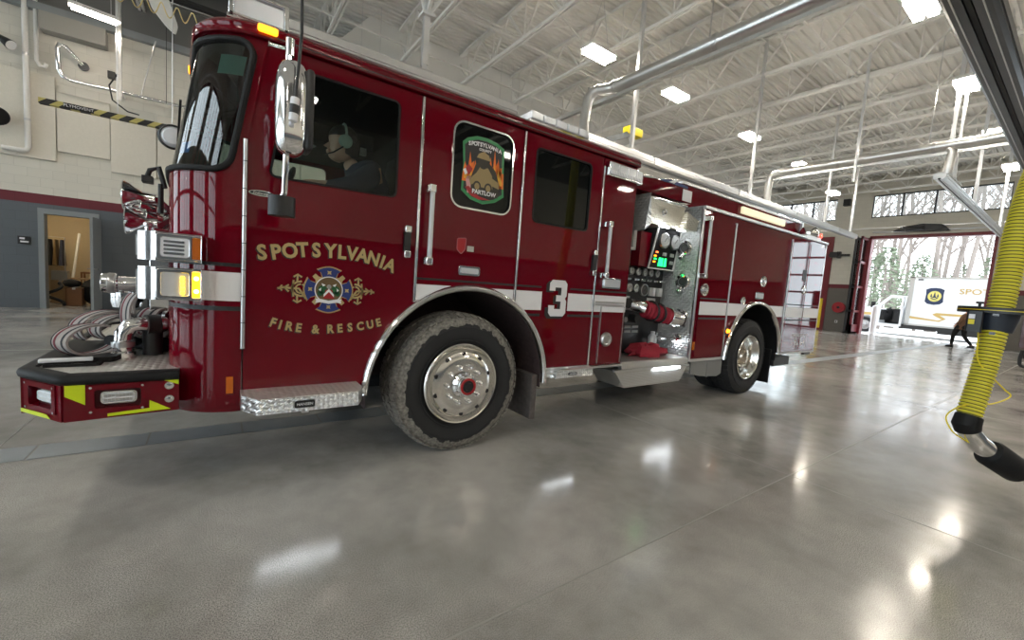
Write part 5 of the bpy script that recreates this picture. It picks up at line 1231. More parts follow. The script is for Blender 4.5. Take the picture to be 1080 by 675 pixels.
# stainless hose-tray hood with LED strips
hood = link('stainless_hood', M().hull8([(3.90, .20, 2.13), (4.50, .20, 2.13), (4.50, PY, 2.13), (3.90, PY, 2.13), (3.80, .12, 2.40), (4.50, .12, 2.40), (4.50, PY, 2.40), (3.80, PY, 2.40)]), tread_mat('dimpled_stainless', (.70, .66, .56), (0, 2), 150, .3), ENG, 'dimpled stainless hood over the controls', bev=.006)
link('hood_wing', M().hull8([(3.72, .08, 2.02), (3.90, .14, 2.12), (3.90, PY, 2.12), (3.72, PY, 2.02), (3.70, .02, 2.40), (3.80, .10, 2.40), (3.80, PY, 2.40), (3.70, PY, 2.40)]), TREAD_YZ, hood)
link('hood_wing', M().hull8([(4.50, .10, 2.13), (4.655, .06, 2.12), (4.655, PY, 2.12), (4.50, PY, 2.13), (4.50, .10, 2.33), (4.655, .04, 2.24), (4.655, PY, 2.24), (4.50, PY, 2.33)]), bpy.data.materials['dimpled_stainless'], hood)
link('hood_latch', M().lathe([(0, -.03), (.03, -.025), (.045, 0)], (4.13, .16, 2.28)), CHROME, hood)
link('hood_hinge', M().cyl((3.86, .12, 2.39), (4.5, .12, 2.39), .014), CHROME, hood)
for x0, x1 in ((4.12, 4.28), (4.47, 4.60)): link('led_strip', M().box(x0, x1, .17, .20, 2.115, 2.132), LEDW, hood, 'lit white strip')
# silver tread-plate wall facing forward with three ports
wl = link('plate_wall', M().box(4.66, 4.68, .012, PY+.02, .56, 2.42), TREAD_YZ, ENG, 'diamond tread-plate wall with three round ports', smooth=False)
for i, z in enumerate((1.93, 1.52, 1.10)):
    yc = .19-.02*i
    o = link('port_ring', M().lathe([(.055, -.02), (.06, -.035), (.085, -.03), (.10, -.012), (.102, 0)], (4.66, yc, z), 'x', 28), CHROME, wl, 'round silver port ring')
    link('port_cap', M().lathe([(0, -.012), (.05, -.012)], (4.66, yc, z), 'x', 24), DIALK, o); link('port_handle', M().cyl((4.64, yc, z-.07), (4.60, yc, z-.115), .02).cyl((4.60, yc, z-.115), (4.585, yc, z-.135), .028), CHROME, o)
o = link('courtesy_lamp', M().lathe([(.05, 0), (.052, -.03), (.04, -.045), (0, -.05)], (4.66, .15, .83), 'x', 24), CHROME, wl); link('lit_lens', M().box(4.60, 4.655, .11, .19, .775, .785), LEDW, o, 'lit white courtesy lens')
# tray under the pump compartment
ty = link('drop_tray', M().plate([(3.34, .52), (4.64, .52), (4.50, .335), (3.50, .335)], (), -.02, .35), DULLALU, ENG, 'silver drop tray below the pump panel', bev=.006)
mb = M()
for i in range(9): mb.box(3.40+.01*i, 4.58-.01*i, -.024, -.02, .36+.016*i, .364+.016*i)
link('tray_rib', mb, ALU, ty); link('led_strip', M().box(3.98, 4.45, -.045, -.02, .498, .522), LEDW, ty, 'lit white strip under the sill')
link('tray_lip', M().box(3.32, 4.66, -.03, .0, .515, .535), STEEL, ty)

# --- rear body
BX0, BX1, BZ0, BZ1 = 4.68, 8.47, .575, 2.385
a = arc(RW[0], RW[1], RA, 176, 4, 30)
bd = link('body_side', M().plate([(BX0, BZ0)]+[p for p in a if p[1] > BZ0]+[(BX1, BZ0), (BX1, BZ1), (BX0, BZ1)], (), 0, .03), RED, ENG, 'dark red rear body side')
link('body_shell', M().box(BX0+.01, BX1-.01, PY+.03, W, .9, BZ1-.01).box(7.1, BX1-.01, .03, W, .62, BZ1-.01).box(BX0+.01, 5.45, .03, W, .62, BZ1-.01).box(5.4, 7.2, .03, W, 1.34, BZ1-.01), RED, ENG)
link('tail_panel', M().box(BX1-.02, BX1, 0, W, BZ0, BZ1), RED, ENG)
tm = link('body_top_trim', M().box(4.66, BX1+.01, -.03, .04, BZ1, BZ1+.035), ALU, ENG, 'aluminium trim along the body top', bev=.004)
link('body_bottom_trim', M().box(BX0, 5.48, -.018, 0, .555, .585).box(7.08, BX1, -.018, 0, .545, .575), DULLALU, ENG)
link('corner_trim', M().box(4.655, 4.69, -.016, .0, .56, 2.38), STEEL, ENG, bev=.004); link('corner_trim', M().box(8.445, 8.475, -.012, .0, .56, 2.38), STEEL, ENG, bev=.004)
def door(x0, x1, z0, z1, name, lab=None, poly=None):
    return link(name, M().plate(poly or rrect(x0, x1, z0, z1, .012), (), -.016, 0), RED, bd, lab, bev=.005)
dA = door(4.76, 5.40, .61, 2.30, 'compartment_door'); dB = door(5.455, 7.06, 1.36, 2.30, 'compartment_door')
dC = door(7.15, 7.80, .61, 2.32, 'compartment_door'); dD = door(7.82, 8.43, .61, 2.32, 'compartment_door')
for x in (5.425, 7.12): link('seam_trim', M().box(x-.012, x+.012, -.02, 0, .60 if x < 6 else .65, 2.32), ALU, bd, bev=.003)
for p, x0, x1 in ((dA, 4.765, 5.395), (dC, 7.155, 7.795), (dD, 7.825, 8.425)):
    vinyl(p, 'white_stripe', [(x0, 1.133), (x1, 1.133), (x1, 1.294), (x0, 1.294)], WHITE, y=-.0175)
vb = [q for q in arc(RW[0], RW[1], RA+.004, 129, 51, 14)]
for (x0, x1) in ((5.45, arch_x(1.21, RW, RA, -1)), (arch_x(1.21, RW, RA, 1), 7.10)):
    l = x0 < 6; 
    poly = [(x0, 1.133), (arch_x(1.133, RW, RA+.004, -1), 1.133), (arch_x(1.2, RW, RA+.004, -1), 1.2), (arch_x(1.294, RW, RA+.004, -1), 1.294), (x0, 1.294)] if l else [(arch_x(1.133, RW, RA+.004, 1), 1.133), (x1, 1.133), (x1, 1.294), (arch_x(1.294, RW, RA+.004, 1), 1.294), (arch_x(1.2, RW, RA+.004, 1), 1.2)]
    vinyl(bd, 'white_stripe', poly, WHITE)
for x0, x1, p, y in ((4.765, 5.395, dA, -.0175), (7.155, 7.795, dC, -.0175), (7.825, 8.425, dD, -.0175)):
    for z0, z1 in ((1.326, 1.342), (1.078, 1.10)): vinyl(p, 'pinstripe', [(x0, z0), (x1, z0), (x1, z1), (x0, z1)], BLACK, y=y)
def latch(x, z, r, p):
    o = link('door_latch', M().lathe([(0, -.03), (r*.35, -.03), (r*.5, -.022), (r*.7, -.022), (r*.85, -.034), (r, -.03), (r*1.05, -.016)], (x, 0, z), n=28), CHROME, p, 'round chrome latch')
    link('latch_paddle', M().box(x-r*.5, x+r*.5, -.04, -.022, z-r*.2, z+r*.2), STEEL, o)
latch(4.83, 1.44, .075, dA); latch(6.32, 1.63, .075, dB); latch(5.80, 1.34, .05, dB); latch(7.74, 1.58, .07, dC)
lamp_rect(6.14, 6.37, 1.375, 1.475, bd)
link('black_tab', M().box(7.62, 7.76, -.02, -.016, 1.72, 1.90), BLACK, dC)
grab(4.705, 1.60, 2.27, bd)
o = link('marker_lamp', M().lathe([(0, -.035), (.02, -.03), (.03, 0)], (5.46, -.03, .93)), AMBER_ON, bd, 'small lit amber lamp beside the rear arch'); link('lamp_base', M().box(5.42, 5.5, -.03, 0, .88, .98), BLACK, o)
link('amber_reflector', M().box(4.72, 4.75, -.02, 0, .70, .80), AMBER, bd)
mb = M(); text_mesh('9-1-1', .25, WHITE, mb, flatY(7.84, -.0178, .715), .003, xs=.95); link('number_lettering', mb, WHITE, dD, smooth=False)
mb = M(); text_mesh('EMERGENCY', .075, WHITE, mb, flatY(7.80, -.0178, .84), .001, xs=1.35); text_mesh('DIAL', .05, WHITE, mb, lambda u, v, w: (7.55-v, -.0178-w, .72+u)); link('emergency_lettering', mb, WHITE, dC, smooth=False)
# raised upper hose-bed walls
up = link('hosebed_wall', M().plate([(4.72, 2.42), (8.3, 2.42), (8.3, 2.74), (4.72, 2.74)], (), .36, .40), RED, ENG, 'raised red hose-bed side above the body')
link('hosebed_trim', M().box(4.70, 8.3, .34, .42, 2.74, 2.765), ALU, up); link('end_post', M().box(8.28, 8.34, .33, .42, 2.42, 2.765), ALU, up)
link('far_hosebed_wall', M().box(4.72, 8.3, W-.4, W-.36, 2.38, 2.74), RED, ENG); link('hosebed_front', M().box(4.72, 4.76, .4, W-.4, 2.38, 2.74), RED, ENG); link('body_top_plate', M().box(4.68, 8.46, .03, W, 2.375, 2.395), TREAD_XY, ENG, smooth=False)
link('hosebed_lamp', M().box(6.2, 7.6, .32, .36, 2.60, 2.70), mat('warm_pale_lens', (.75, .68, .5), .3, 0, emit=(1, .85, .55), es=.25), ENG, bev=.008)
# top of the pump house
ph = link('pump_house_top', M().box(3.46, 4.68, .42, W-.1, 2.42, 2.50), ALU, ENG)
bx = link('top_storage_box', M().plate(rrect(3.55, 4.62, 2.44, 2.60, .02), (), .14, .9), RED, ENG, 'low red box on top of the pump house', bev=.006)
link('white_plate', M().box(4.42, 4.60, .134, .14, 2.455, 2.585), WHITE, bx); link('blue_flash', M().plate([(3.95, 2.60), (4.2, 2.64), (4.5, 2.625), (4.5, 2.60)], (), .13, .5), BLUE, bx); link('white_flash', M().plate([(4.12, 2.605), (4.26, 2.66), (4.3, 2.66), (4.22, 2.605)], (), .125, .45), WHITE, bx)
link('top_rail', M().cyl((3.5, .12, 2.56), (4.3, .16, 2.665), .014).cyl((3.5, .12, 2.44), (3.5, .12, 2.56), .014), CHROME, ENG)
# beacon at the rear
bc = link('rear_beacon', M().lathe([(.13, 0), (.14, .03), (.14, .10), (.11, .16), (0, .17)], (8.25, .2, 2.50), 'z', 28), CHROME, ENG, 'chrome rear beacon on the body top'); link('beacon_base', M().box(7.85, 8.45, .08, .34, 2.42, 2.50), ALU, bc, bev=.01); link('red_lens', M().lathe([(0, -.02), (.035, -.012), (.04, 0)], (8.40, .075, 2.53)), REDGLOW, bc, 'lit red lens')
link('tail_step', M().box(BX1, BX1+.25, .1, W-.1, .48, .54), TREAD_XY, ENG, smooth=False)
link('under_bracket', M().plate([(4.74, .53), (5.46, .53), (5.46, .36), (5.36, .33), (4.95, .36), (4.74, .40)], (), -.005, .012).box(4.74, 5.46, .0, .35, .52, .555).box(5.10, 5.13, -.012, .2, .34, .52), mat('grey_bracket_steel', (.22, .22, .22), .5, .3), ENG, smooth=False)
link('hook_mount', M().box(8.05, 8.3, -.03, .02, .51, .545), BLACK, ENG)
# ------------------------------------------------------------------ window decal on the crew window
SY = .0105
def dec(mb, m, poly, lv): mb.use(m).plate(poly, (), SY-.0004*lv-.0006, SY-.0004*lv)
shield = lambda k: [(1.645+(x-1.645)*k, 2.18+(z-2.18)*k) for x, z in [(1.462, 2.36), (1.50, 2.395), (1.58, 2.425), (1.67, 2.43), (1.76, 2.415), (1.828, 2.385), (1.835, 2.2), (1.85, 2.02), (1.77, 1.965), (1.66, 1.935), (1.55, 1.955), (1.468, 2.01), (1.475, 2.2)]]
mb = M(); dec(mb, BGREEN, shield(1.0), 0); dec(mb, BLACK, shield(.90), 1)
dc = link('window_decal', mb, BGREEN, cp, 'green-edged shield decal with a firefighter before flames', smooth=False)
mb = M()
for i, (x, h) in enumerate([(1.50, .12), (1.54, .2), (1.585, .15), (1.72, .2), (1.755, .26), (1.79, .2), (1.81, .14)]):
    dec(mb, ORANGE, [(x-.03, 2.08), (x-.026, 2.14), (x-.012, 2.10+h), (x+.004, 2.14+h*.4), (x+.024, 2.10+h*.7), (x+.03, 2.08)], 2)
    dec(mb, FLAME, [(x-.016, 2.1), (x-.008, 2.08+h*.7), (x+.012, 2.1+h*.2), (x+.014, 2.1)], 3)
link('decal_flame', mb, ORANGE, dc, smooth=False)
mb = M()
K2 = mat('decal_tan', (.30, .22, .10), .6); K3 = mat('decal_dark', (.035, .03, .022), .6)
dec(mb, K3, [(1.55, 2.00), (1.545, 2.12), (1.58, 2.22), (1.62, 2.25), (1.70, 2.25), (1.76, 2.2), (1.80, 2.1), (1.79, 2.0)], 4)
dec(mb, K2, [(1.585, 2.06), (1.59, 2.16), (1.62, 2.21), (1.69, 2.21), (1.73, 2.16), (1.74, 2.06)], 5)
dec(mb, K3, [(1.60+.045*cos(k*PI/8)+.045, 2.245+.05*sin(k*PI/8)) for k in range(16)], 6)
dec(mb, K2, [(1.585, 2.27), (1.60, 2.30), (1.645, 2.325), (1.69, 2.305), (1.71, 2.265)], 7)
dec(mb, K2, [(1.59, 2.16), (1.53, 2.10), (1.545, 2.06), (1.62, 2.11)], 7); dec(mb, K2, [(1.71, 2.15), (1.79, 2.12), (1.80, 2.07), (1.71, 2.09)], 7)
for x in (1.60, 1.70): dec(mb, K3, [(x+.035*cos(k*PI/6), 2.06+.04*sin(k*PI/6)) for k in range(12)], 8); dec(mb, K2, [(x+.022*cos(k*PI/6), 2.06+.026*sin(k*PI/6)) for k in range(12)], 9)
link('decal_figure', mb, K2, dc, smooth=False)
mb = M(); dec(mb, REDC, [(1.49, 2.17), (1.52, 2.21), (1.555, 2.18), (1.53, 2.13)], 5); dec(mb, WHITE, [(1.475, 2.16), (1.495, 2.175), (1.515, 2.14), (1.495, 2.125)], 6)
dec(mb, mat('decal_pink', (.6, .3, .3), .6), [(1.50, 2.11), (1.54, 2.13), (1.58, 2.08), (1.575, 2.0), (1.52, 2.0)], 3); dec(mb, REDC, [(1.50, 2.04), (1.55, 1.985), (1.62, 1.965), (1.73, 1.975), (1.62, 1.99), (1.53, 2.05)], 4)
link('decal_red_detail', mb, REDC, dc, smooth=False)
mb = M()
for i, ch in enumerate('SPOTSYLVANIA'):
    t = (i-5.5)/5.5; text_mesh(ch, .042, WHITE, mb, (lambda u, v, w, t=t: (1.652+.135*t+u, SY-.005-w, 2.37-.014*t*t+v)), .001)
text_mesh('COUNTY', .026, WHITE, mb, lambda u, v, w: (1.655+u, SY-.005-w, 2.333+v), .0006); text_mesh('PARTLOW', .045, WHITE, mb, lambda u, v, w: (1.665+u, SY-.006-w, 2.018+v), .001)
link('decal_lettering', mb, WHITE, dc, smooth=False)

# ------------------------------------------------------------------ people
def skin_body(name, J, E, m, parent, label=None, sub=2):
    me = bpy.data.meshes.new(name); keys = list(J); idx = {k: i for i, k in enumerate(keys)}
    o0 = ORG[parent]
    me.from_pydata([tuple(Vector(J[k][:3])-o0) for k in keys], [(idx[a], idx[b]) for a, b in E], [])
    o = bpy.data.objects.new(name, me); COL.objects.link(o)
    sk = o.modifiers.new('skin', 'SKIN'); sk.use_smooth_shade = True
    for i, k in enumerate(keys):
        r = J[k][3]; r = (r, r) if not isinstance(r, tuple) else r
        me.skin_vertices[0].data[i].radius = r
    me.skin_vertices[0].data[0].use_root = True
    ss = o.modifiers.new('sub', 'SUBSURF'); ss.levels = sub; ss.render_levels = sub
    me.materials.append(m); o.parent = parent; ORG[o] = o0
    if label: o['label'] = label
    return o
def head_mesh(c, h, fx, fy):
    # head as stacked sections with a real profile; (fx, fy) is the facing direction
    lv = [(0.00, .30, -.02, .20), (.04, .42, .12, .28), (.10, .50, .30, .34), (.16, .54, .38, .37), (.22, .52, .44, .40), (.27, .50, .46, .42), (.33, .52, .48, .44), (.42, .52, .50, .46), (.5, .47, .52, .47), (.56, .50, .53, .47), (.66, .52, .54, .475), (.76, .49, .53, .46), (.86, .40, .47, .40), (.94, .27, .34, .28), (1.0, .05, .08, .06)]
    mb = M(); n = 24; v = []
    F = Vector((fx, fy, 0)).normalized(); S = Vector((-F.y, F.x, 0)); hw = .74*h
    for z, front, back, wd in lv:
        for k in range(n):
            a = 2*PI*k/n; ca, sa = cos(a), sin(a)
            f = (front if ca > 0 else back)*hw*ca*(.93 if abs(sa) < .5 else 1); s = wd*hw*sa*1.0
            v.append(Vector(c)+F*f+S*s+Vector((0, 0, (z-.5)*h)))
    mb.add(v, [(i*n+k, i*n+(k+1) % n, (i+1)*n+(k+1) % n, (i+1)*n+k) for i in range(len(lv)-1) for k in range(n)]+[tuple(range(n))])
    def at(f, s, z): return Vector(c)+F*f*hw+S*s*hw+Vector((0, 0, (z-.5)*h))
    # nose
    mb.add([at(.46, -.05, .52), at(.46, .05, .52), at(.70, .035, .35), at(.70, -.035, .35), at(.49, -.10, .31), at(.49, .10, .31)], [(0, 1, 2, 3), (3, 2, 5, 4), (0, 3, 4), (1, 5, 2)])
    # lips
    for z, d in ((.245, .545), (.205, .53)): mb.cyl(at(d-.03, -.1, z), at(d-.03, .1, z), .022*h*2, n=8)
    # ears
    for s in (-1, 1): mb.tube([at(.0, s*.47, .38), at(-.06, s*.52, .46), at(-.04, s*.53, .54), at(.04, s*.50, .53), at(.05, s*.47, .44)], .02*h*1.6, 8)
    return mb, at
# driver
drv = thing('person', 'driver in a navy jacket and pale headset sitting behind the driver door window', 'person', (.95, .52, 1.52))
J = {'pelvis': (.98, .52, 1.62, .13), 'spine': (.97, .52, 1.78, .12), 'chest': (.94, .52, 1.94, .13), 'neck': (.86, .51, 2.07, .06), 'skull': (.77, .5, 2.17, .055),
     'shn': (.93, .36, 2.05, .06), 'eln': (.76, .28, 1.93, .045), 'wrn': (.56, .36, 1.925, .032), 'pan': (.50, .39, 1.925, .032),
     'shf': (.94, .68, 2.02, .06), 'elf': (.76, .76, 1.86, .045), 'wrf': (.55, .66, 1.93, .032), 'paf': (.49, .64, 1.935, .032),
     'hin': (.96, .44, 1.60, .09), 'knn': (.52, .40, 1.60, .065), 'ann': (.42, .40, 1.40, .045), 'hif': (.96, .60, 1.60, .09), 'knf': (.52, .64, 1.60, .065), 'anf': (.42, .64, 1.40, .045)}
E_ = [('pelvis', 'spine'), ('spine', 'chest'), ('chest', 'neck'), ('neck', 'skull'), ('chest', 'shn'), ('shn', 'eln'), ('eln', 'wrn'), ('wrn', 'pan'), ('chest', 'shf'), ('shf', 'elf'), ('elf', 'wrf'), ('wrf', 'paf'), ('pelvis', 'hin'), ('hin', 'knn'), ('knn', 'ann'), ('pelvis', 'hif'), ('hif', 'knf'), ('knf', 'anf')]
for s, p in (('n', (.50, .39, 1.925)), ('f', (.49, .64, 1.935))):
    for i in range(4):
        b = (p[0]-.03, p[1]-.024+.016*i, p[2]+.004); J['a%s%d' % (s, i)] = (*b, .010); J['b%s%d' % (s, i)] = (b[0]-.03, b[1], b[2]-.008, .009); J['c%s%d' % (s, i)] = (b[0]-.04-.003*(i % 2), b[1], b[2]-.034, .008)
        E_ += [('pa'+s, 'a%s%d' % (s, i)), ('a%s%d' % (s, i), 'b%s%d' % (s, i)), ('b%s%d' % (s, i), 'c%s%d' % (s, i))]
    J['t1'+s] = (p[0]-.005, p[1]-.035, p[2]+.012, .011); J['t2'+s] = (p[0]-.04, p[1]-.045, p[2]+.004, .009); E_ += [('pa'+s, 't1'+s), ('t1'+s, 't2'+s)]
skin_body('body', J, E_, SKIN, drv)
JJ = {k: J[k][:3]+(J[k][3]*1.22,) for k in ('pelvis', 'spine', 'chest', 'shn', 'eln', 'shf', 'elf')}
JJ['chest'] = (.93, .52, 1.98, .20); JJ['shn'] = (.93, .36, 2.06, .105); JJ['eln'] = (.76, .28, 1.94, .075); JJ['shf'] = (.93, .68, 2.06, .105); JJ['collar'] = (.82, .505, 2.145, .09); JJ['wrn'] = (.585, .36, 1.91, .046); JJ['wrf'] = (.58, .67, 1.925, .046)
skin_body('jacket', JJ, [('pelvis', 'spine'), ('spine', 'chest'), ('chest', 'collar'), ('chest', 'shn'), ('shn', 'eln'), ('eln', 'wrn'), ('chest', 'shf'), ('shf', 'elf'), ('elf', 'wrf')], CLOTH, drv, 'dark navy jacket')
JP = {k: J[k][:3]+(J[k][3]*1.15,) for k in ('pelvis', 'hin', 'knn', 'hif', 'knf', 'ann', 'anf')}
skin_body('trousers', JP, [('pelvis', 'hin'), ('hin', 'knn'), ('knn', 'ann'), ('pelvis', 'hif'), ('hif', 'knf'), ('knf', 'anf')], BLACKBAG, drv)
hm, at = head_mesh((.735, .5, 2.265), .25, -1, -.12)
link('head', hm, SKIN, drv, ang=60)
hh = M(); hv = []; n = 24
for i in range(9):
    th = PI/2*i/8
    for k in range(n):
        a = 2*PI*k/n; r = cos(th)
        hv.append((.745-.105*r*cos(a)*(1.0), .5+.096*r*sin(a), 2.305+.095*sin(th)))
hh.add(hv, [(i*n+k, i*n+(k+1) % n, (i+1)*n+(k+1) % n, (i+1)*n+k) for i in range(8) for k in range(n)])
hh.tube([(.80, .5+.09*s_, 2.30-.02*q) for q in range(1) for s_ in (-1, -.5, 0, .5, 1)], .03).hull8([(.74, .415, 2.19), (.84, .43, 2.17), (.84, .57, 2.17), (.74, .585, 2.19), (.73, .41, 2.31), (.85, .42, 2.31), (.85, .58, 2.31), (.73, .59, 2.31)])
link('dark_hair', hh, HAIR, drv, bev=.01)
hs = link('headset_ear_cup', M().lathe([(0, -.028), (.03, -.026), (.045, -.016), (.047, 0), (.04, .015)], (.735, .402, 2.265), 'y', 24), HEADSET, drv, 'pale green headset ear cup')
link('headset_ear_cup', M().lathe([(0, .028), (.03, .026), (.045, .016), (.047, 0)], (.735, .602, 2.265), 'y', 24), HEADSET, drv)
link('headset_band', M().tube([(.74, .5-.108*cos(a), 2.28+.128*sin(a)) for a in [PI*k/12 for k in range(13)]], .009, 8), HEADSET, drv); link('boom_mic', M().tube([(.72, .39, 2.225), (.66, .40, 2.175), (.615, .46, 2.16)], .005, 6), BLACK, hs)

# bystander outside the rear doorway
by = thing('person', 'person in a brown coat and black trousers walking just inside the rear doorway', 'person', (25.6, .5, 0))
def P_(x, y, z, r): return (25.6+x, .5+y, z, r)
J = {'pelvis': P_(0, 0, .95, .13), 'spine': P_(0, -.03, 1.15, .13), 'chest': P_(0, -.08, 1.35, .15), 'neck': P_(0, -.11, 1.50, .055), 'skull': P_(0, -.13, 1.58, .05),
     'hiL': P_(0, .09, .9, .10), 'knL': P_(-.02, .20, .50, .065), 'anL': P_(0, .22, .09, .042), 'toL': P_(0, .34, .04, .035), 'hiR': P_(0, -.09, .9, .10), 'knR': P_(0, -.12, .50, .065), 'anR': P_(0, -.38, .13, .042), 'toR': P_(0, -.30, .05, .035),
     'shL': P_(-.17, -.08, 1.40, .06), 'elL': P_(-.22, .02, 1.14, .045), 'wrL': P_(-.18, .14, .98, .033), 'haL': P_(-.17, .18, .92, .03), 'shR': P_(.17, -.08, 1.40, .06), 'elR': P_(.22, -.16, 1.14, .045), 'wrR': P_(.2, -.12, .92, .033), 'haR': P_(.2, -.10, .86, .03)}
E2 = [('pelvis', 'spine'), ('spine', 'chest'), ('chest', 'neck'), ('neck', 'skull'), ('pelvis', 'hiL'), ('hiL', 'knL'), ('knL', 'anL'), ('anL', 'toL'), ('pelvis', 'hiR'), ('hiR', 'knR'), ('knR', 'anR'), ('anR', 'toR'), ('chest', 'shL'), ('shL', 'elL'), ('elL', 'wrL'), ('wrL', 'haL'), ('chest', 'shR'), ('shR', 'elR'), ('elR', 'wrR'), ('wrR', 'haR')]
for s in 'LR':
    h = J['ha'+s]
    for i in range(4): J['f%s%d' % (s, i)] = (h[0]-.024+.016*i, h[1]+.01, h[2]-.045, .009); J['g%s%d' % (s, i)] = (h[0]-.024+.016*i, h[1]+.025, h[2]-.078, .008); E2 += [('ha'+s, 'f%s%d' % (s, i)), ('f%s%d' % (s, i), 'g%s%d' % (s, i))]
    J['th'+s] = (h[0], h[1]+.04, h[2]-.02, .010); E2.append(('ha'+s, 'th'+s))
skin_body('body', J, E2, SKIN, by)
JC = {k: J[k][:3]+(J[k][3]*1.25,) for k in ('pelvis', 'spine', 'chest', 'shL', 'elL', 'shR', 'elR')}; JC['hem'] = P_(0, .02, .78, .18); JC['wL'] = J['wrL'][:3]+(.048,); JC['wR'] = J['wrR'][:3]+(.048,)
skin_body('brown_coat', JC, [('pelvis', 'spine'), ('spine', 'chest'), ('pelvis', 'hem'), ('chest', 'shL'), ('shL', 'elL'), ('elL', 'wL'), ('chest', 'shR'), ('shR', 'elR'), ('elR', 'wR')], BRCOAT, by, 'loose brown coat')
JT_ = {k: J[k][:3]+(J[k][3]*1.18,) for k in ('pelvis', 'hiL', 'knL', 'anL', 'hiR', 'knR', 'anR')}
skin_body('black_trousers', JT_, [('pelvis', 'hiL'), ('hiL', 'knL'), ('knL', 'anL'), ('pelvis', 'hiR'), ('hiR', 'knR'), ('knR', 'anR')], BLACKBAG, by)
for s in 'LR':
    a, t_ = Vector(J['an'+s][:3]), Vector(J['to'+s][:3]); link('boot', M().hull8([(a.x-.05, a.y-.08, max(0, a.z-.09)), (a.x+.05, a.y-.08, max(0, a.z-.09)), (a.x+.05, t_.y+.06, max(0, a.z-.09)), (a.x-.05, t_.y+.06, max(0, a.z-.09)), (a.x-.045, a.y-.06, a.z+.04), (a.x+.045, a.y-.06, a.z+.04), (a.x+.04, t_.y+.04, a.z-.01), (a.x-.04, t_.y+.04, a.z-.01)]), RUBBER, by, bev=.015)
hm, at = head_mesh((25.6, .36, 1.66), .23, 0, 1); link('head', hm, SKIN, by, ang=60)
hv = []
for i in range(9):
    th = PI/2*i/8
    for k in range(n):
        a = 2*PI*k/n; r = cos(th); hv.append((25.6+.09*r*cos(a), .345+.10*r*sin(a), 1.69+.095*sin(th)))
link('dark_hair', M().add(hv, [(i*n+k, i*n+(k+1) % n, (i+1)*n+(k+1) % n, (i+1)*n+k) for i in range(8) for k in range(n)]), HAIR, by)

# ------------------------------------------------------------------ striped hose heaped on the bumper
hz = thing('fire_hose', 'pale striped fire hose folded in loops on the bumper deck', 'hose', (-.55, .8, .74))
def ribbon(path, axis, w, name, m=HOSEJ, th=.012):
    # flat hose: band of width w along the loop axis with coloured stripes
    P = [Vector(p) for p in path]; A = [Vector(a).normalized() for a in axis]; L = len(P)
    def band(s0, s1, off, mm, nm, par=None):
        v = []; 
        for i in range(L):
            d = (P[min(i+1, L-1)]-P[max(i-1, 0)]).normalized(); nr = d.cross(A[i]).normalized()
            for s, t_ in ((s0, off), (s1, off), (s1, -off), (s0, -off)): v.append(P[i]+A[i]*w*s+nr*t_)
        return link(nm, M().add(v, [(i*4+j, i*4+(j+1) % 4, (i+1)*4+(j+1) % 4, (i+1)*4+j) for i in range(L-1) for j in range(4)]+[(0, 1, 2, 3), tuple(range(4*L-4, 4*L))]), mm, par or hz, ang=50)
    o = band(-.5, .5, th/2, m, name)
    band(-.32, -.20, th/2+.0015, HOSER, 'maroon_stripe', o); band(.16, .28, th/2+.0015, HOSEB, 'dark_stripe', o); band(-.5, -.44, th/2+.0015, HOSEB, 'dark_stripe', o)
def loop(c, rx, rz, ang, a0, a1, w, tail=(), n=26, name='hose_loop'):
    ax = Vector((sin(ang), -cos(ang), 0)); u = Vector((cos(ang), sin(ang), 0)); pts = []; c = Vector(c)
    for i in range(n+1):
        a = math.radians(a0+(a1-a0)*i/n); pts.append(c+u*rx*cos(a)+Vector((0, 0, rz*sin(a))))
    pts += [Vector(t) for t in tail]; ribbon(pts, [ax]*len(pts), w, name)
loop((-.60, .55, .845), .15, .085, .80, 62, 330, .10)
loop((-.56, .78, .89), .17, .10, .72, 10, 215, .10)
loop((-.52, 1.0, .86), .17, .085, .75, 0, 300, .10)
loop((-.40, .68, .98), .075, .14, .55, 110, 330, .105)
loop((-.38, .95, 1.0), .09, .13, .3, 60, 320, .105)
loop((-.33, .78, .90), .09, .11, .9, -160, 200, .12)
loop((-.30, .85, .80), .10, .06, .9, -160, 200, .2)
for (a, b, r) in (((-.52, .55, .84), (-.42, .75, .80), .03), ((-.45, .9, .78), (-.28, .7, .78), .05)): link('hose_tail', M().cyl(a, b, r), HOSEB, hz)

# ------------------------------------------------------------------ cord hanging in front of the mirror
cd = thing('power_cord', 'black cord with a white plug hanging down in front of the chrome mirror', 'cord', (.31, -.50, 2.1))
link('cord', M().tube([(.34, -.5, 4.4), (.322, -.5, 3.2), (.312, -.5, 2.75), (.316, -.5, 2.45), (.308, -.5, 2.32), (.296, -.5, 2.14)], .007, 8), BLACK, cd)
link('plug', M().cyl((.296, -.5, 2.15), (.288, -.5, 2.04), .02, n=18), WHITE, cd, bev=.003); link('plug_band', M().cyl((.2935, -.5, 2.115), (.2905, -.5, 2.075), .0215, n=18), BLACK, cd); link('cord_reel', M().lathe([(0, -.06), (.13, -.06), (.14, 0), (.13, .06), (0, .06)], (.34, -.5, 4.45), 'y'), BLACK, cd); link('reel_hanger', M().cyl((.34, -.5, 4.5), (.34, -.5, 7.4), .02), BLACK, cd)

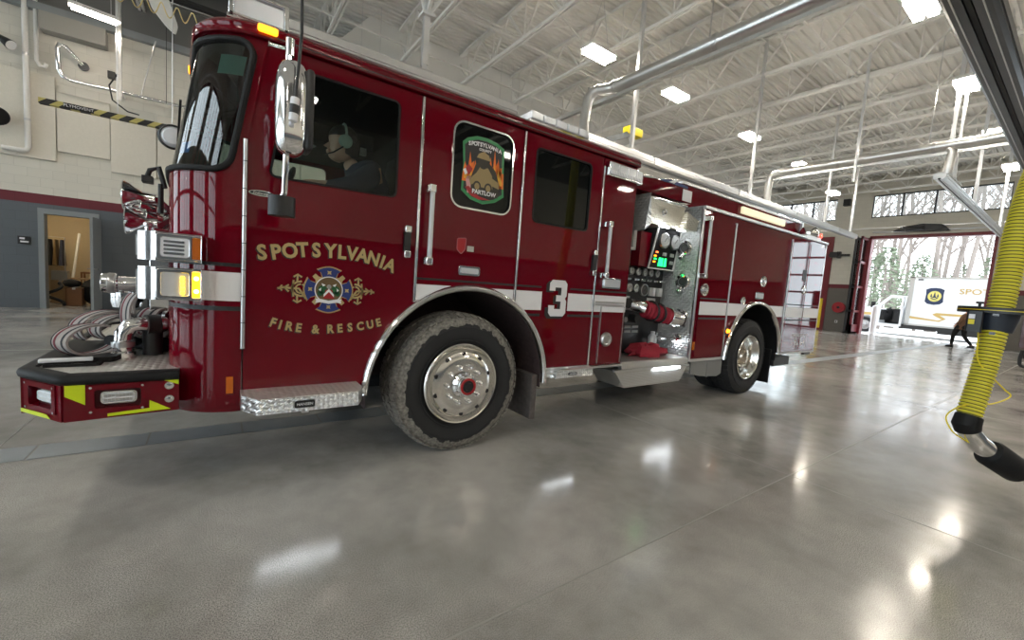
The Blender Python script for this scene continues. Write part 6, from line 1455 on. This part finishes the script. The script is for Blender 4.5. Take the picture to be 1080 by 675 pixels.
# ------------------------------------------------------------------ yellow exhaust hose at the right
eh = thing('exhaust_hose', 'thick yellow ribbed exhaust hose hanging with a black nozzle near the camera', 'exhaust hose', (4.6, -2.4, .3))
def spline(pts, n=14):
    P = [Vector(p) for p in pts]; P = [P[0]*2-P[1]]+P+[P[-1]*2-P[-2]]; out = []
    for i in range(1, len(P)-2):
        for k in range(n):
            t = k/n; out.append(.5*((2*P[i])+(P[i+1]-P[i-1])*t+(2*P[i-1]-5*P[i]+4*P[i+1]-P[i+2])*t*t+(3*P[i]-P[i-1]-3*P[i+1]+P[i+2])*t**3))
    return out+[P[-2]]
def ribbed(path, r, name, pitch=.019):
    S = spline(path, 40); acc = 0; pts = []; rs = []; d = [0]
    for a, b in zip(S[:-1], S[1:]): d.append(d[-1]+(b-a).length)
    tot = d[-1]; N = int(tot/(pitch/4)); j = 0
    for i in range(N):
        s = tot*i/N
        while d[j+1] < s: j += 1
        t = (s-d[j])/max(1e-9, d[j+1]-d[j]); pts.append(S[j].lerp(S[j+1], t)); rs.append(r+(.004 if i % 4 in (0, 1) else -.004))
    mb = M(); mb.use(HOSEY).tube(pts, rs, 26); mb.mats.append(HOSEK)
    nq = len(rs)-1
    for q in range(nq):
        if q % 4 in (2,):
            for k in range(26): mb.m[q*26+k] = 1
    return link(name, mb, HOSEY, eh, ang=80)
ribbed([(4.42, -2.35, .60), (4.51, -2.375, .93), (4.56, -2.39, 1.21), (4.60, -2.395, 1.40)], .066, 'lower_hose', .025)
ribbed([(4.60, -2.395, 1.36), (4.65, -2.405, 1.67), (4.71, -2.41, 2.01), (4.82, -2.46, 2.5), (4.98, -2.62, 3.1), (5.05, -2.62, 3.7), (4.85, -1.95, 4.12)], .068, 'upper_hose', .025)
ribbed([(5.0, -2.62, 4.3), (4.75, -2.45, 3.82), (4.60, -2.30, 3.67), (4.42, -2.08, 3.80), (4.3, -1.95, 4.3)], .075, 'hose_bend', .021)
link('hose_trolley', M().box(4.3, 4.95, -1.95, -1.65, 4.06, 4.2), BLACK, eh, bev=.01)
sd = link('saddle_plate', M().plate([(4.60+.16*cos(a)*1.0, -2.40+.215*sin(a)) for a in [2*PI*k/28 for k in range(28)]], [[(4.60+.06*cos(a), -2.40+.06*sin(a)) for a in [2*PI*k/20 for k in range(20)]]], 1.375, 1.42, 'z'), SADDLE, eh, 'black plate collar around the hose', bev=.004)
link('yellow_edge', M().plate([(4.60+.162*cos(a)*1.0, -2.40+.217*sin(a)) for a in [2*PI*k/28 for k in range(28)]], [[(4.60+.14*cos(a), -2.40+.19*sin(a)) for a in [2*PI*k/28 for k in range(28)]]], 1.396, 1.401, 'z'), YELLOW, sd)
link('knob', M().cyl((4.49, -2.31, 1.41), (4.49, -2.31, 1.44), .008).cyl((4.49, -2.31, 1.44), (4.49, -2.31, 1.455), .02), BLACK, sd)
link('navy_cuff', M().lathe([(.072, -.14), (.084, -.14), (.104, -.04), (.108, 0), (.06, 0)], (4.59, -2.395, 1.385), 'z', 28), NAVYV, eh, 'dark navy vinyl cuff')
link('cuff_buckle', M().box(4.47, 4.49, -2.41, -2.38, 1.36, 1.385).box(4.49, 4.51, -2.405, -2.375, 1.225, 1.245), CHROME, eh)
bxs = link('control_box', M().plate(rpoly([(4.42, -2.262), (4.56, -2.255), (4.60, -2.33), (4.42, -2.345)], .015), (), 1.235, 1.385, 'z'), SADDLE, eh, bev=.008)
mb = M().use(WHITE).box(4.412, 4.42, -2.305, -2.275, 1.33, 1.362); mb.use(YELLOW).box(4.412, 4.42, -2.305, -2.275, 1.29, 1.325); link('rating_label', mb, WHITE, bxs)
link('neck_band', M().tube([(4.43, -2.355, .63), (4.41, -2.35, .57), (4.425, -2.36, .53)], [.074, .078, .07], 22), RUBBER, eh)
link('metal_elbow', M().tube([(4.42, -2.355, .57), (4.43, -2.37, .51), (4.47, -2.405, .45), (4.53, -2.45, .40), (4.58, -2.49, .36)], [.062, .062, .063, .064, .066], 24), CHROME, eh, 'shiny metal elbow')
nd = (Vector((4.71, -2.59, .26))-Vector((4.53, -2.45, .39))).normalized(); a = Vector((4.545, -2.462, .385)); b = a+nd*.25
link('rubber_nozzle', M().tube([a, a+nd*.02, b-nd*.01, b, b-nd*.004, a+nd*.06], [.085, .097, .092, .088, .075, .075], 28), RUBBER, eh, 'black rubber nozzle')
yc = link('release_cord', M().tube(spline([(4.49, -2.31, 1.38), (4.47, -2.33, 1.2), (4.44, -2.35, 1.04), (4.50, -2.42, .93), (4.62, -2.48, .84), (4.66, -2.51, .79), (4.55, -2.44, .73), (4.36, -2.33, .71), (4.30, -2.26, .62), (4.30, -2.30, .52), (4.38, -2.36, .46), (4.50, -2.46, .39)], 8), .0045, 8), YELLOW, eh, 'thin yellow cord')
link('cord_knot', M().lathe([(0, -.012), (.011, -.006), (.011, .006), (0, .012)], (4.49, -2.315, 1.375), 'z', 10), YELLOW, yc)

# ------------------------------------------------------------------ outside: box truck, bollard, trees
TX = 32.0
bt = thing('box_truck', 'white box truck with gold stripe parked across the yard outside the open doorway', 'truck', (TX, 1.2, 0))
link('cargo_box', M().box(TX, TX+2.4, -3.4, 3.57, .66, 3.36), TWHITE, bt, 'white cargo box', bev=.03)
cb = bt.children[-1]
link('box_edge_trim', M().box(TX-.02, TX+.02, -3.4, 3.6, 3.30, 3.38).box(TX-.02, TX+.02, -3.4, 3.6, .64, .72).box(TX-.02, TX+.02, 3.40, 3.6, .66, 3.36), DULLALU, cb, smooth=False)
link('marker_light', M().box(TX-.03, TX, 3.05, 3.25, 3.18, 3.24), BLACK, cb)
# shield emblem
def on_box(mb, m, poly, lv): mb.use(m).plate(poly, (), TX-.004*lv-.004, TX-.004*lv, 'x')
mb = M(); ec, ez = 2.52, 2.32
on_box(mb, mat('emblem_navy', (.02, .035, .09), .4), [(ec+x, ez+z) for x, z in [(-.36, .36), (-.2, .44), (0, .46), (.2, .44), (.36, .36), (.34, .1), (.36, -.3), (.25, -.42), (0, -.47), (-.25, -.42), (-.36, -.3), (-.34, .1)]], 1)
on_box(mb, mat('emblem_pale_yellow', (.75, .68, .2), .4), [(ec+.27*cos(k*PI/14), ez+.29*sin(k*PI/14)) for k in range(28)], 2)
NV = bpy.data.materials['emblem_navy']
for y, z, w, h in ((0, .12, .04, .09), (0, -.02, .09, .06), (-.13, .04, .04, .08), (.13, .04, .04, .08), (-.1, -.09, .06, .03), (.1, -.09, .06, .03), (0, -.17, .15, .025)): on_box(mb, NV, [(ec+y-w, ez+z-h), (ec+y-w*.3, ez+z+h), (ec+y+w*.3, ez+z+h), (ec+y+w, ez+z-h)], 3)
link('side_emblem', mb, TWHITE, cb, 'navy and yellow shield emblem', smooth=False)
mb = M(); text_mesh('SPOTSYLVANIA', .40, TGOLD, mb, lambda u, v, w: (TX-.012-w, 1.62-u*1.15, 2.62+v), .004, align='LEFT'); text_mesh('FIRE & RESCUE', .34, TGOLD, mb, lambda u, v, w: (TX-.012-w, .62-u*1.1, 2.2+v), .004, align='LEFT'); link('side_lettering', mb, TGOLD, cb, smooth=False)
mb = M()
for m_, p in ((TGOLD, [(3.57, 1.18), (2.25, 1.02), (2.1, 1.09), (2.35, 1.22), (2.5, 1.33), (2.35, 1.42), (-3.4, 1.42), (-3.4, 1.30), (2.2, 1.30), (1.95, 1.12), (2.2, .95), (3.57, 1.04)]),): on_box(mb, m_, p, 1)
link('gold_stripe', mb, TGOLD, cb, smooth=False)
link('underframe', M().box(TX+.05, TX+2.3, -3.3, 3.8, .42, .66).box(TX+.0, TX+.3, .2, 2.2, .28, .6), BLACK, bt)
# truck cab
cp_ = rpoly([(3.66, .45), (3.66, 2.28), (4.35, 2.30), (4.95, 1.62), (5.9, 1.45), (6.05, 1.2), (6.05, .45)], .08, 3)
ctr = link('cab_body', M().plate(cp_, [rpoly([(3.85, .62), (3.85, 2.12), (4.30, 2.14), (4.72, 1.62), (4.75, .62)], .06, 3), rpoly([(4.95, .45), (4.98, .85), (5.25, 1.02), (5.6, .95), (5.78, .7), (5.8, .455), (5.4, .452)], .05, 3)], TX+.15, TX+.22, 'x').box(TX+2.1, TX+2.2, 3.66, 6.0, .5, 1.5).box(TX+.2, TX+2.2, 4.95, 6.02, 1.38, 1.45).box(TX+.2, TX+2.2, 3.66, 4.35, 2.22, 2.28).box(TX+.2, TX+2.2, 5.95, 6.05, .5, 1.4), TWHITE, bt, 'white cab with the door open')
link('cab_interior', M().box(TX+.5, TX+1.1, 3.75, 4.2, .7, 1.3).box(TX+.5, TX+1.0, 3.72, 3.9, 1.2, 1.95).box(TX+.3, TX+2.0, 4.6, 4.95, .8, 1.42).box(TX+.2, TX+2.1, 3.7, 4.9, .5, .62).cyl((TX+.75, 4.45, 1.4), (TX+.75, 4.5, 1.42), .2).box(TX+2.0, TX+2.05, 3.7, 4.9, .6, 1.5), BLACK, bt)
link('open_door', M().beam((TX+.18, 3.76, 1.1), (TX-.72, 3.62, 1.1), .06, 1.15).beam((TX+.18, 3.76, 1.7), (TX+.18, 3.76, 2.2), .06).beam((TX-.72, 3.62, 1.65), (TX-.5, 3.65, 2.1), .06), TWHITE, bt, smooth=False); link('gold_stripe', M().box(TX+.13, TX+.15, 4.8, 5.95, 1.05, 1.2), TGOLD, ctr)
link('wing_mirror', M().box(TX-.1, TX+.0, 4.95, 5.15, 1.5, 1.85).cyl((TX, 5, 1.6), (TX+.2, 4.9, 1.55), .02), BLACK, bt, bev=.01); link('front_grille', M().box(TX+.2, TX+2.1, 6.05, 6.1, .7, 1.25), CHROME, bt)
for y in (5.4, -1.9): 
    wl_ = link('wheel', M().lathe([(.28, -.02), (.40, -.03), (.44, 0), (.44, .2), (.28, .22)], (TX+.22, y, .44), 'x', 32), TYRE, bt); link('rim', M().lathe([(0, .0), (.1, -.02), (.14, .03), (.25, .02), (.28, -.02)], (TX+.22, y, .44), 'x', 28), STEEL, wl_)
bo = thing('bollard', 'white round bollard standing just outside the rear doorway', 'bollard', (29.3, 4.28, 0)); link('post', M().lathe([(.14, 0), (.14, 1.5), (.12, 1.58), (.06, 1.62), (0, 1.63)], (29.3, 4.28, -.02), 'z', 24), WHITE, bo); link('base_ring', M().lathe([(.15, 0), (.16, .03), (.145, .06)], (29.3, 4.28, -.02), 'z', 24), STEEL, bo)
# dark wheeled equipment by the right edge
eq = thing('pump_cart', 'black wheeled equipment cart at the right edge, behind the yellow hose', 'cart', (17.9, -2.4, 0))
link('guard_tube', M().tube(spline([(17.6, -1.72, .55), (17.6, -1.70, .25), (17.6, -1.78, .12), (17.6, -2.2, .10), (17.6, -2.7, .12)], 6), .04, 12), BLACK, eq); w_ = link('wheel', M().lathe([(.1, -.05), (.26, -.06), (.30, 0), (.26, .06), (.1, .05)], (17.75, -2.12, .30), 'x', 28), RUBBER, eq); link('rim', M().lathe([(0, -.07), (.06, -.07), (.14, -.05), (.16, -.06)], (17.75, -2.12, .30), 'x', 24), STEEL, w_)
link('fender', M().tube([(17.75, -2.12+.36*cos(a), .32+.34*sin(a)) for a in [PI*k/12 for k in range(13)]], .05), BLACK, eq)
link('cart_body', M().plate(rpoly([(-1.62, .58), (-1.62, 1.85), (-3.4, 1.9), (-3.4, .58)], .08), (), 17.9, 19.0, 'x'), mat('dark_maroon_paint', (.05, .008, .012), .35, 0, .4), eq, bev=.02)

def tree(seed, H, mcol=BARK):
    rnd = random.Random(seed); mb = M()
    def grow(p, d, L, r, lvl):
        if lvl > 3 or r < .008: return
        n = 4 if lvl == 0 else 3; pts = [p]; rs = [r]
        for i in range(n):
            d = (d+Vector((rnd.uniform(-.14, .14), rnd.uniform(-.14, .14), .05))).normalized(); pts.append(pts[-1]+d*L/n); rs.append(r*(1-.6*(i+1)/n))
        mb.tube(pts, rs, 6 if lvl < 2 else 4, cap=False)
        kids = (9, 5, 4, 0)[lvl]
        for k in range(kids):
            t = rnd.uniform(.3 if lvl else .35, 1); i = min(n-1, int(t*n)); q = pts[i].lerp(pts[i+1], t*n-i)
            a = rnd.uniform(0, 2*PI); el = rnd.uniform(.5, 1.0); nd_ = (d*el+Vector((cos(a), sin(a), .35))*.8).normalized()
            grow(q, nd_, L*rnd.uniform(.35, .55), rs[i]*.5, lvl+1)
    grow(Vector((0, 0, 0)), Vector((0, 0, 1)), H, .16, 0)
    return mb
protos = []
for s in range(4):
    o = link('bare_tree', tree(s+3, 13+s), BARK, smooth=False); protos.append(o)
    tag(o, 'bare leafless winter tree standing behind the white box truck', 'tree', 'bare trees outside')
rnd = random.Random(11); pos = []
for i in range(64): pos.append((rnd.uniform(42, 66), -9+27*(i/63)+rnd.uniform(-.5, .5)))
for i, (x, y) in enumerate(pos):
    o = protos[i] if i < 4 else protos[i % 4].copy()
    if i >= 4: COL.objects.link(o)
    o.location = (x, y, -.1); o.rotation_euler = (0, 0, rnd.uniform(0, 6.28)); s = rnd.uniform(.8, 1.25); o.scale = (s*rnd.uniform(.7, 1.1), s, s)
def ever(seed, H):
    rnd = random.Random(seed); mb = M(); mb.use(BARK).cyl((0, 0, 0), (0, 0, H*.95), .12, .02, 6); mb.use(FOLI)
    for i in range(520):
        z = H*(.08+.9*rnd.random()); R = (1-z/H)**.8*H*.30+.15; a = rnd.uniform(0, 2*PI); r = R*math.sqrt(rnd.random()); p = Vector((r*cos(a), r*sin(a), z))
        d = Vector((cos(a), sin(a), -.25)); s = rnd.uniform(.15, .34); t_ = Vector((-sin(a), cos(a), .1))*s*.5
        mb.add([p-t_, p+t_, p+d*s*1.3], [(0, 1, 2)]); mb.add([p-Vector((0, 0, s*.3)), p+Vector((0, 0, s*.3)), p+d*s], [(0, 1, 2)])
    return mb
ep = [link('evergreen_tree', ever(s, 5+s), FOLI, smooth=False) for s in (1, 2)]
for o in ep: tag(o, 'soft green evergreen tree among the bare trees left of the box truck', 'tree', 'evergreen trees outside')
for i, (x, y) in enumerate([(40, 6.6), (43, 5.2), (46, 8.8), (44, 10.6), (48, 6.4), (50, 4.2), (42, 12.5), (52, 2.5), (55, 9.8), (47, 14)]):
    o = ep[i] if i < 2 else ep[i % 2].copy()
    if i >= 2: COL.objects.link(o)
    o.location = (x, y, -.1); o.rotation_euler = (0, 0, rnd.uniform(0, 6)); s = rnd.uniform(.8, 1.1); o.scale = (s, s, s)

# ------------------------------------------------------------------ daylight, camera, colour
w = bpy.data.worlds.new('overcast_sky'); SC.world = w; w.use_nodes = True
bg = w.node_tree.nodes['Background']; bg.inputs[0].default_value = (.86, .93, 1.0, 1); bg.inputs[1].default_value = SKY = 2.3
def portal(loc, rot, sx, sy):
    l = bpy.data.lights.new('daylight_opening', 'AREA'); l.shape = 'RECTANGLE'; l.size = sx; l.size_y = sy; l.cycles.is_portal = True
    o = bpy.data.objects.new('daylight_opening', l); COL.objects.link(o); o.location = loc; o.rotation_euler = rot
for a, b, c, d in ROPEN: portal((XB+.3, (a+b)/2, (c+d)/2), (0, PI/2, 0), d-c, b-a)
for a, b, c, d in RWIN: portal((XB+.3, (a+b)/2, (c+d)/2), (0, PI/2, 0), d-c, b-a)
for a, b, c, d in FOPEN+FWIN: portal((XF-.3, (a+b)/2, (c+d)/2), (0, -PI/2, 0), d-c, b-a)

F_, YAW, PITCH, ROLL = 438.83, .619327, .0855725, -.071316
cam = bpy.data.cameras.new('camera'); co = bpy.data.objects.new('camera', cam); COL.objects.link(co)
cam.sensor_fit = 'HORIZONTAL'; cam.sensor_width = 36; cam.lens = 36*F_/1080; cam.clip_start = .05; cam.clip_end = 300
fwd = Vector((sin(YAW)*cos(PITCH), cos(YAW)*cos(PITCH), -sin(PITCH))); r = Vector((cos(YAW), -sin(YAW), 0)); d = fwd.cross(r)
r2 = r*cos(ROLL)+d*sin(ROLL); d2 = -r*sin(ROLL)+d*cos(ROLL)
R3 = Matrix((( r2.x, -d2.x, -fwd.x), (r2.y, -d2.y, -fwd.y), (r2.z, -d2.z, -fwd.z))).to_4x4(); R3.translation = Vector((0, -2.82, 1.34)); co.matrix_world = R3
SC.camera = co
SC.view_settings.view_transform = 'Standard'; SC.view_settings.look = 'None'; SC.view_settings.gamma = 1; SC.view_settings.exposure = 1.45; SC.view_settings.use_curve_mapping = False
SC.cycles.max_bounces = 9; SC.cycles.diffuse_bounces = 4; SC.cycles.glossy_bounces = 5; SC.cycles.transparent_max_bounces = 16; SC.cycles.sample_clamp_indirect = 8; SC.cycles.use_denoising = True
